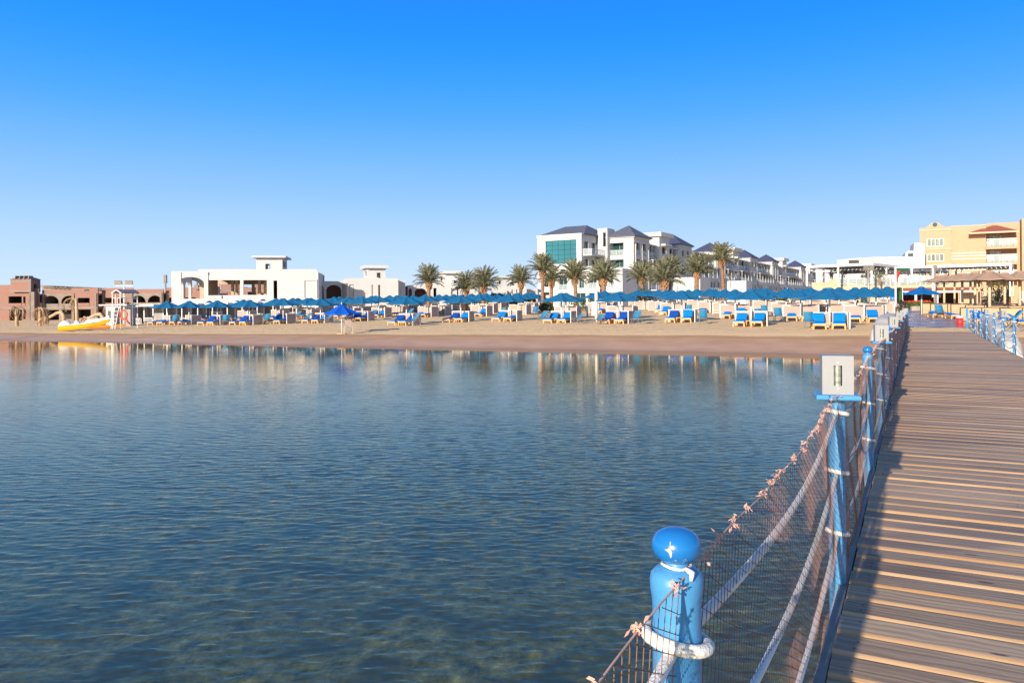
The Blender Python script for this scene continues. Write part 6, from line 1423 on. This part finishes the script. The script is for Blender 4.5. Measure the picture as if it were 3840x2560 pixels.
for k in range(16): xx = X_at(3818, Y)+k*0.22; mb.box(xx, xx+0.12, Y, Y+0.05, 1.2, Z_at(3830, 1090+k*0.6, Y))
mb.box(X_at(3818, Y), X_at(3818, Y)+3.5, Y+0.051, Y+0.1, Z_at(3830, 1125, Y), Z_at(3830, 1121, Y)); obj('slats', mb, M_frame, t)
# ------------------------------------------------------------------ LIFEGUARD AREA, BOATS
x, y, z = gp(425, 78); W0, W1 = X_at(397, 78), X_at(423, 78)
t = thing('beach_hut', 'small white hut with flat roof and one window beside the lifeguard tower', 'hut', (W0, 78, z))
f1_ = Fr(W0, 78, 1, 0.0); L = W1-W0+0.1; ht = Z_at(400, 1146, 78)
mb = MB(f1_); mb.wall(0, L, z-0.2, ht, 0, 0.1, [(0.2, 0.52, Z_at(405, 1193, 78), Z_at(405, 1165, 78))]); mb.box(0, 0.1, 0.101, 1.9, z-0.2, ht); mb.box(L-0.1, L, 0.101, 1.9, z-0.2, ht); mb.box(0.1, L-0.1, 1.8, 1.9, z-0.2, ht); obj('wall', mb, M_white, t)
mb = MB(f1_); mb.box(L+0.003, L+1.3, 0.8, 1.9, z-0.2, ht); obj('side_room', mb, M_grey, t)
mb = MB(f1_); mb.box(-0.55, L+1.5, -0.35, 2.2, ht+0.003, ht+0.12); obj('roof', mb, M_white, t)
mb = MB(f1_); mb.box(0.2, 0.52, 0.05, 0.07, Z_at(405, 1193, 78), Z_at(405, 1165, 78)); obj('window', mb, M_window, t)
t = thing('lifeguard_tower', 'open white lifeguard tower with ladder and small gabled roof', 'lifeguard tower', gp(438, 71)); Y = 71
XA, XB, XC = X_at(422, Y), X_at(451.5, Y), X_at(474, Y+1.6)
zg_ = ground_z(XA, Y)-0.25; ze = Z_at(440, 1099, Y); zp_ = Z_at(440, 1087, Y); zf = Z_at(440, 1153, Y)
for i, (xx, yy) in enumerate(((XA, Y), (XB, Y), (XA+1.0, Y+1.7), (XB+0.75, Y+1.7))): mb = MB(); mb.tube([(xx, yy, zg_), (xx, yy, ze)], 0.05, 6); obj('leg', mb, M_frame, t)
mb = MB(); mx_ = (XA+XB)/2; mb.tube([(XA-0.1, Y, ze), (mx_, Y, zp_)], 0.055, 6); mb.tube([(mx_, Y, zp_), (XB+0.1, Y, ze)], 0.055, 6); obj('gable_frame', mb, M_frame, t)
mb = MB(); dx = 0.85; mb.add([(XA-0.1, Y, ze+0.05), (mx_, Y, zp_+0.05), (XB+0.1, Y, ze+0.05), (XA-0.1+dx, Y+1.8, ze+0.05), (mx_+dx, Y+1.8, zp_+0.05), (XB+0.1+dx, Y+1.8, ze+0.05)], [(0, 1, 4, 3), (1, 2, 5, 4)]); mb.add([(XA-0.1, Y, ze+0.0), (mx_, Y, zp_+0.0), (XB+0.1, Y, ze+0.0), (XA-0.1+dx, Y+1.8, ze+0.0), (mx_+dx, Y+1.8, zp_+0.0), (XB+0.1+dx, Y+1.8, ze+0.0)], [(0, 3, 4, 1), (1, 4, 5, 2)]); obj('roof', mb, mat('tower_roof', (0.18, 0.20, 0.24), 0.7), t)
mb = MB(); mb.add([(XA, Y, zf), (XB, Y, zf), (XB+0.75, Y+1.7, zf), (XA+1.0, Y+1.7, zf), (XA, Y, zf+0.07), (XB, Y, zf+0.07), (XB+0.75, Y+1.7, zf+0.07), (XA+1.0, Y+1.7, zf+0.07)], [(0, 3, 2, 1), (4, 5, 6, 7), (0, 1, 5, 4), (1, 2, 6, 5), (2, 3, 7, 6), (3, 0, 4, 7)]); obj('platform', mb, M_frame, t)
mb = MB(); lx0, lx1 = X_at(425, Y), X_at(440, Y); tx0, tx1 = X_at(431, Y), X_at(446, Y)
mb.tube([(lx0, Y-0.5, zg_+0.1), (tx0, Y, zf)], 0.035, 5); mb.tube([(lx1, Y-0.5, zg_+0.1), (tx1, Y, zf)], 0.035, 5)
for k in range(1, 6):
    s = k/6; mb.tube([(lx0+(tx0-lx0)*s, Y-0.5+0.5*s, zg_+0.1+(zf-zg_-0.1)*s), (lx1+(tx1-lx1)*s, Y-0.5+0.5*s, zg_+0.1+(zf-zg_-0.1)*s)], 0.03, 5)
obj('ladder', mb, M_frame, t)
mb = MB(); hz_r = Z_at(440, 1118, Y)
for (p, q) in (((XA, Y), (XA+0.45, Y)), ((XB-0.45, Y), (XB, Y)), ((XA, Y), (XA+1.0, Y+1.7)), ((XB, Y), (XB+0.75, Y+1.7))): mb.tube([(p[0], p[1], hz_r), (q[0], q[1], hz_r)], 0.03, 5)
for xx in (XA+0.45, XB-0.45): mb.tube([(xx, Y, zf), (xx, Y, hz_r+0.4 if xx < mx_ else hz_r)], 0.03, 5)
obj('handrail', mb, M_frame, t)
mb = MB(); mb.box(XA+0.5, XB-0.1, Y+0.9, Y+1.3, zf+0.4, zf+0.47); mb.box(XA+0.55, XB-0.35, Y+1.3, Y+1.36, zf+0.47, zf+1.3); obj('seat', mb, M_grey, t)
M_orange = mat('orange_ring', (0.75, 0.11, 0.02), 0.5, 0.1, 3); M_rtube = mat('red_tube', (0.65, 0.03, 0.03), 0.5)
cx, cz = X_at(464, 70.6), Z_at(464, 1180, 70.6)
for i, (r, dx_, m_) in enumerate(((0.36, 0.04, M_orange), (0.42, -0.08, M_rtube))):
    mb = MB(); mb.tube([(cx+dx_+r*0.75*math.cos(a*math.pi/9), 70.6+0.1*i, cz+r*1.05*math.sin(a*math.pi/9)) for a in range(19)], 0.07-0.02*i, 8); tag(obj('life_ring', mb, m_, smooth=True), ('orange life ring hanging on the lifeguard tower post', 'dark red rescue ring hanging behind the orange life ring')[i], 'life ring')
mb = MB(); mb.tube([(cx+0.25, 70.5, cz-0.2), (cx+0.36, 70.5, cz-0.6), (cx+0.6, 70.5, cz-0.85)], [0.05, 0.08, 0.07], 7); tag(obj('rescue_tube', mb, M_rtube, smooth=True), 'red rescue tube hanging below the life rings', 'rescue tube')
# pedal boat
M_yel = mat('yellow_hull', (0.80, 0.50, 0.02), 0.3, 0.06, 2); M_bwhite = mat('boat_white', (0.78, 0.78, 0.76), 0.3, 0.04, 2); M_kay = mat('kayak_orange', (0.72, 0.25, 0.03), 0.4, 0.1, 2)
def hull(L, W, H, mt, nm, par, yo=0.0, rock=0.35, bowcut=0.7):
    mb = MB(); v = []; f = []; n = 14
    for i in range(n+1):
        s = i/n; w_ = W/2*(1 if s < 0.45 else max(0.05, 1-((s-0.45)/0.55)**2.2)); kz = rock*max(0, (s-0.3)/0.7)**2; x_ = L*s
        for (a, b) in ((-1, H), (-0.85, H*0.35), (-0.35, 0), (0.35, 0), (0.85, H*0.35), (1, H)): v.append((x_+(b/H*0.12 if s > 0.9 else 0), yo+a*w_, b*(1-0.1*s)+kz*(1.0 if b < H else 0.85)))
    for i in range(n):
        for k in range(5): a = 6*i+k; f.append((a, a+1, a+7, a+6))
        a = 6*i; f.append((a+5, a, a+6, a+11))
    f += [tuple(range(6)), tuple(range(6*n+5, 6*n-1, -1))]; mb.add(v, f); return obj(nm, mb, mt, par, smooth=False)
pb = thing('pedal_boat', 'yellow and white pedal boat pulled up on the sand', 'pedal boat', (0, 0, 0))
hull(3.9, 0.55, 0.46, M_yel, 'hull', pb, -0.42, 0.42); hull(3.9, 0.55, 0.46, M_yel, 'hull', pb, 0.42, 0.42)
mb = MB(); v = []; f = []; n = 16
prof = [(0, 0.30), (0.05, 0.62), (0.12, 0.75), (0.20, 0.72), (0.24, 0.42), (0.30, 0.40), (0.34, 0.66), (0.38, 0.68), (0.42, 0.42), (0.50, 0.40), (0.56, 0.62), (0.62, 0.66), (0.70, 0.62), (0.82, 0.60), (0.93, 0.62), (1.0, 0.66)]
for i, (s, h) in enumerate(prof):
    w_ = 0.74*(1 if s < 0.6 else 1-((s-0.6)/0.4)**2.0*0.75); kz = 0.30*max(0, (s-0.3)/0.7)**2*0.85
    for a in (-1, -0.8, -0.3, 0.3, 0.8, 1):
        hh = 0.45+(h-0.30)*(1.0 if abs(a) < 0.9 else 0.0); v.append((3.95*s, a*w_, hh+kz+(0.0 if abs(a) > 0.9 else 0)))
for i in range(len(prof)-1):
    for k in range(5): a = 6*i+k; f.append((a, a+6, a+7, a+1))
for i in (0, len(prof)-1): f.append(tuple(6*i+k for k in range(6)))
mb.add(v, f); obj('deck', mb, M_bwhite, pb, smooth=True)
mb = MB(); mb.tube([(2.2, -0.6, 0.7), (2.4, -0.6, 0.9), (3.0, -0.45, 0.98), (3.1, -0.4, 0.85)], 0.025, 6); obj('grab_rail', mb, M_frame, pb)
x, y, z = gp(221, 66.5); pb.scale = (1.0, 0.9, 0.95); pb.location = (x, y, z+0.02); pb.rotation_euler = (0, math.radians(-4), math.radians(24))
kk = thing('kayak', 'orange kayak lying on the sand behind the pedal boat', 'kayak', (0, 0, 0)); hull(3.4, 0.6, 0.28, M_kay, 'hull', kk, 0, 0.2)
mb = MB(); mb.lathe([(0.3, 0.0), (0.34, 0.04), (0.26, 0.06)], (1.5, 0, 0.27), 12, 1.5, 0.7); obj('cockpit', mb, M_orange, kk)
x, y, z = gp(325, 72); kk.location = (x, y, z+0.02); kk.rotation_euler = (0, 0, 0.1)
x = X_at(57, 57.5); mb = MB(); 
for i in range(1): mb.lathe([(0.01, -0.13), (0.09, -0.09), (0.13, 0), (0.09, 0.09), (0.01, 0.13)], (x, 55.0, 0.06), 12)
tag(obj('mooring_buoy', mb, M_rtube, smooth=True), 'small red round buoy floating near the left waterline', 'buoy')
mb = MB(); p0 = Vector((x, 55.0, 0.1)); p1 = Vector(gp(170, 62)); p1.z += 0.05
mb.tube([Vector((X_at(-60, 52), 52, 0.03)), p0], 0.012, 4); mb.tube([p0+(p1-p0)*i/8-Vector((0, 0, 0.06*math.sin(math.pi*i/8)-0.02)) for i in range(9)], 0.012, 4); tag(obj('mooring_line', mb, M_rope), 'thin mooring line running from the red buoy up the sand', 'rope')
# geotextile sand bags beside the pier
M_bag = mat('sandbag_cloth', (0.50, 0.47, 0.43), 0.95, 0.1, 1.2, 0.03, 3)
def bag(label, q0, q1, t0, t1, h, seed, base=None):
    rg = random.Random(seed); mb = MB(); v = []; f = []; n, k = 22, 12
    for i in range(n+1):
        s = i/n; e = max(0.0, 1-(2*s-1)**6)**0.5; tt = t0+(t1-t0)*s
        for j in range(k+1):
            a = math.pi*j/k; cq = (q0+q1)/2; w_ = (q1-q0)/2*(0.55+0.45*e)*(1+0.05*math.sin(s*17+seed)); q = cq-w_*math.copysign(abs(math.cos(a))**0.7, math.cos(a)); z_ = h*e*math.sin(a)**0.6*(1+0.06*math.sin(s*23+j))
            p = pier(tt, q); v.append((p[0], p[1], min(ground_z(p[0], p[1]), DECK)-0.25+z_))
    for i in range(n):
        for j in range(k): a = i*(k+1)+j; f.append((a, a+1, a+k+2, a+k+1))
    mb.add(v, f); tag(obj('sandbag', mb, M_bag, smooth=True), label, 'sandbag', 'long pale sandbags shoring the pier')
bag('long pale sand filled bag lying left of the pier end behind the lamp posts', -2.1, -0.65, 44.6, 62, 1.12, 1)
bag('pale sand filled bag nearest the water on the left of the pier', -2.0, -0.85, 42.3, 44.8, 1.0, 4)
bag('pale sand filled bag behind the right railing, nearer the camera', 3.1, 4.0, 36.8, 40.6, 1.35, 2)
bag('pale sand filled bag behind the right railing, farther from the camera', 3.05, 3.9, 40.9, 50, 1.2, 3)
# wet tiled path beyond the pier
m = bpy.data.materials.new('wet_mat'); m.use_nodes = True; n = m.node_tree; b = n.nodes['Principled BSDF']; v0 = coords(n, (1, 1, 1), (0, 0, -math.atan2(-PX, PY)), 'World')
nn = noise(n, v0, 0.8, 4); col = mixc(n, mrange(n, nn, 0.4, 0.62), (0.20, 0.14, 0.15), (0.33, 0.25, 0.21)); n.links.new(col, b.inputs['Base Color']); n.links.new(mrange(n, nn, 0.45, 0.6, 0.14, 0.5), b.inputs['Roughness'])
wv = N(n, 'ShaderNodeTexWave', wave_type='BANDS', bands_direction='Y', Scale=0.55, Distortion=0.4); n.links.new(v0, wv.inputs['Vector']); bp = N(n, 'ShaderNodeBump', Strength=0.5, Distance=0.03); n.links.new(wv.outputs['Fac'], bp.inputs['Height']); n.links.new(bp.outputs[0], b.inputs['Normal'])
mb = MB(); vs = []; fs = []
for i in range(31):
    tt = 52.02+i*1.1
    for j in range(8): q = -0.5+j*(3.6+0.10*i)/7; p = pier(tt, q); vs.append((p[0], p[1], max(DECK-0.02, ground_z(p[0], p[1])+0.03)))
for i in range(30):
    for j in range(7): a = 8*i+j; fs.append((a, a+1, a+9, a+8))
mb.add(vs, fs); o = obj('path', mb, m); o['kind'] = 'structure'
x, y, z = gp(3599, 47); t = thing('drinks_bin', 'red round bin with pale lid at the right end of the pier', 'bin', (x, y, z)); mb = MB(); mb.lathe([(0.17, -0.1), (0.20, 0.5)], (x, y, z), 16); obj('body', mb, M_rtube, t, smooth=True); mb = MB(); mb.lathe([(0.205, 0.5), (0.21, 0.56), (0.17, 0.62), (0.02, 0.63)], (x, y, z), 16); obj('lid', mb, M_white, t)
# small palm on the terrace
x, Y = X_at(3300, 92), 92
sp = thing('potted_palm', 'small potted palm on the restaurant terrace under the largest pergola', 'palm tree', (x, Y, zt)); mb = MB(); mb.tube([(x, Y, zt), (x, Y, zt+0.9)], 0.12, 8); obj('trunk', mb, M_trunk, sp)
mb = MB(); rg = random.Random(9)
for k in range(26): frond_into(mb, (x, Y, zt+0.9), k*2.4, math.radians(80-k*3), 1.0, 1.2, rg, 12, 0.25)
obj('crown', mb, M_leaf2, sp)
# dark leafed potted plant by flag pole
x, y, z = gp(3380, 57); t = leafy('potted_plant', 'dark purple leaved plant in a white pot by the pier end', 'plant', x-0.5, x+0.5, y-0.4, y+0.4, z+0.6, 0.8, 160, mat('dark_leaf', (0.06, 0.045, 0.035), 0.7), 3, 0.12, None, True)
mb = MB(); mb.lathe([(0.14, -0.2), (0.22, 0.65)], (x, y, z), 10); obj('pot', mb, M_white, t)
# a person resting behind the windbreaks
def seated_person(px=3216, py=1126, Y=68, lab='dark haired person in black top sitting behind a windbreak near the restaurant', top=(0.02, 0.02, 0.024), clab='white chair the black clothed person sits on'):
    x, y, z = gp(px, Y); t = thing('person', lab, 'person', (x, y, z))
    zz = Z_at(px, py, Y)-0.0; me = bpy.data.meshes.new('body'); b = zz-1.28
    J = [((0, 0, b+0.50), .15), ((0, 0, b+0.75), .14), ((-.02, 0, b+0.98), .16), ((0, 0, b+1.08), .07), ((.01, -.02, b+1.17), .085), ((.01, -.02, b+1.24), .08), ((.19, 0, b+0.97), .06), ((.27, -.1, b+0.75), .045), ((.15, -.33, b+0.68), .035), ((-.21, 0, b+0.97), .06), ((-.27, -.12, b+0.76), .045), ((-.12, -.34, b+0.70), .035), ((.11, -.42, b+0.50), .085), ((.12, -.45, b+0.06), .05), ((.12, -.6, b+0.03), .04), ((-.11, -.42, b+0.50), .085), ((-.12, -.45, b+0.06), .05), ((-.12, -.6, b+0.03), .04)]
    E = [(0, 1), (1, 2), (2, 3), (3, 4), (4, 5), (2, 6), (6, 7), (7, 8), (2, 9), (9, 10), (10, 11), (0, 12), (12, 13), (13, 14), (0, 15), (15, 16), (16, 17)]
    me.from_pydata([(p[0], p[1], p[2]-z) for p, r in J], E, []); o = bpy.data.objects.new('body', me); C.objects.link(o); o.parent = t
    s = o.modifiers.new('skin', 'SKIN'); 
    for i, (p, r) in enumerate(J): me.skin_vertices[0].data[i].radius = (r, r)
    me.skin_vertices[0].data[0].use_root = True
    o.modifiers.new('sub', 'SUBSURF').levels = 2; o.modifiers['sub'].render_levels = 2
    sk = mat('skin_and_clothes', (0.02, 0.02, 0.024), 0.8); n = sk.node_tree; bb = n.nodes['Principled BSDF']; g = n.nodes.new('ShaderNodeTexCoord'); sp_ = n.nodes.new('ShaderNodeSeparateXYZ'); n.links.new(g.outputs['Object'], sp_.inputs[0])
    n.links.new(mixc(n, mth(n, 'GREATER_THAN', sp_.outputs[2], b+1.06-z), top, (0.20, 0.10, 0.06)), bb.inputs['Base Color']); me.materials.append(sk)
    mb = MB(); mb.lathe([(0.085, 0), (0.098, 0.05), (0.085, 0.11), (0.03, 0.14)], (x+0.01, y+0.0, b+1.17), 12); obj('hair', mb, M_black, t, smooth=True)
    mb = MB(); mb.box(x-0.28, x+0.28, y-0.25, y+0.25, b+0.28, b+0.36); mb.box(x-0.28, x+0.28, y+0.2, y+0.25, b+0.36, b+0.85); 
    for sx in (-1, 1):
        for sy in (-1, 1): mb.box(x+sx*.25-.02, x+sx*.25+.02, y+sy*.22-.02, y+sy*.22+.02, z-0.1, b+0.28)
    tag(obj('garden_chair', mb, M_white), clab, 'chair')
seated_person()
seated_person(2708, 1127, 97, 'person in dark red top sitting under the umbrellas by the tallest palm', (0.16, 0.03, 0.03), 'white chair under the person in dark red')
seated_person(2834, 1128, 95, 'person in pale top sitting under the umbrellas before the far hotel wing', (0.55, 0.52, 0.48), 'white chair under the person in the pale top')
x = X_at(2227, 78); mb = MB(); mb.box(X_at(2218, 78), X_at(2236, 78), 77.9, 78.1, ground_z(x, 78)-0.1, Z_at(2227, 1131, 78)); tag(obj('sign_box', mb, M_white), 'small white sign box beside the thick white pole', 'sign')
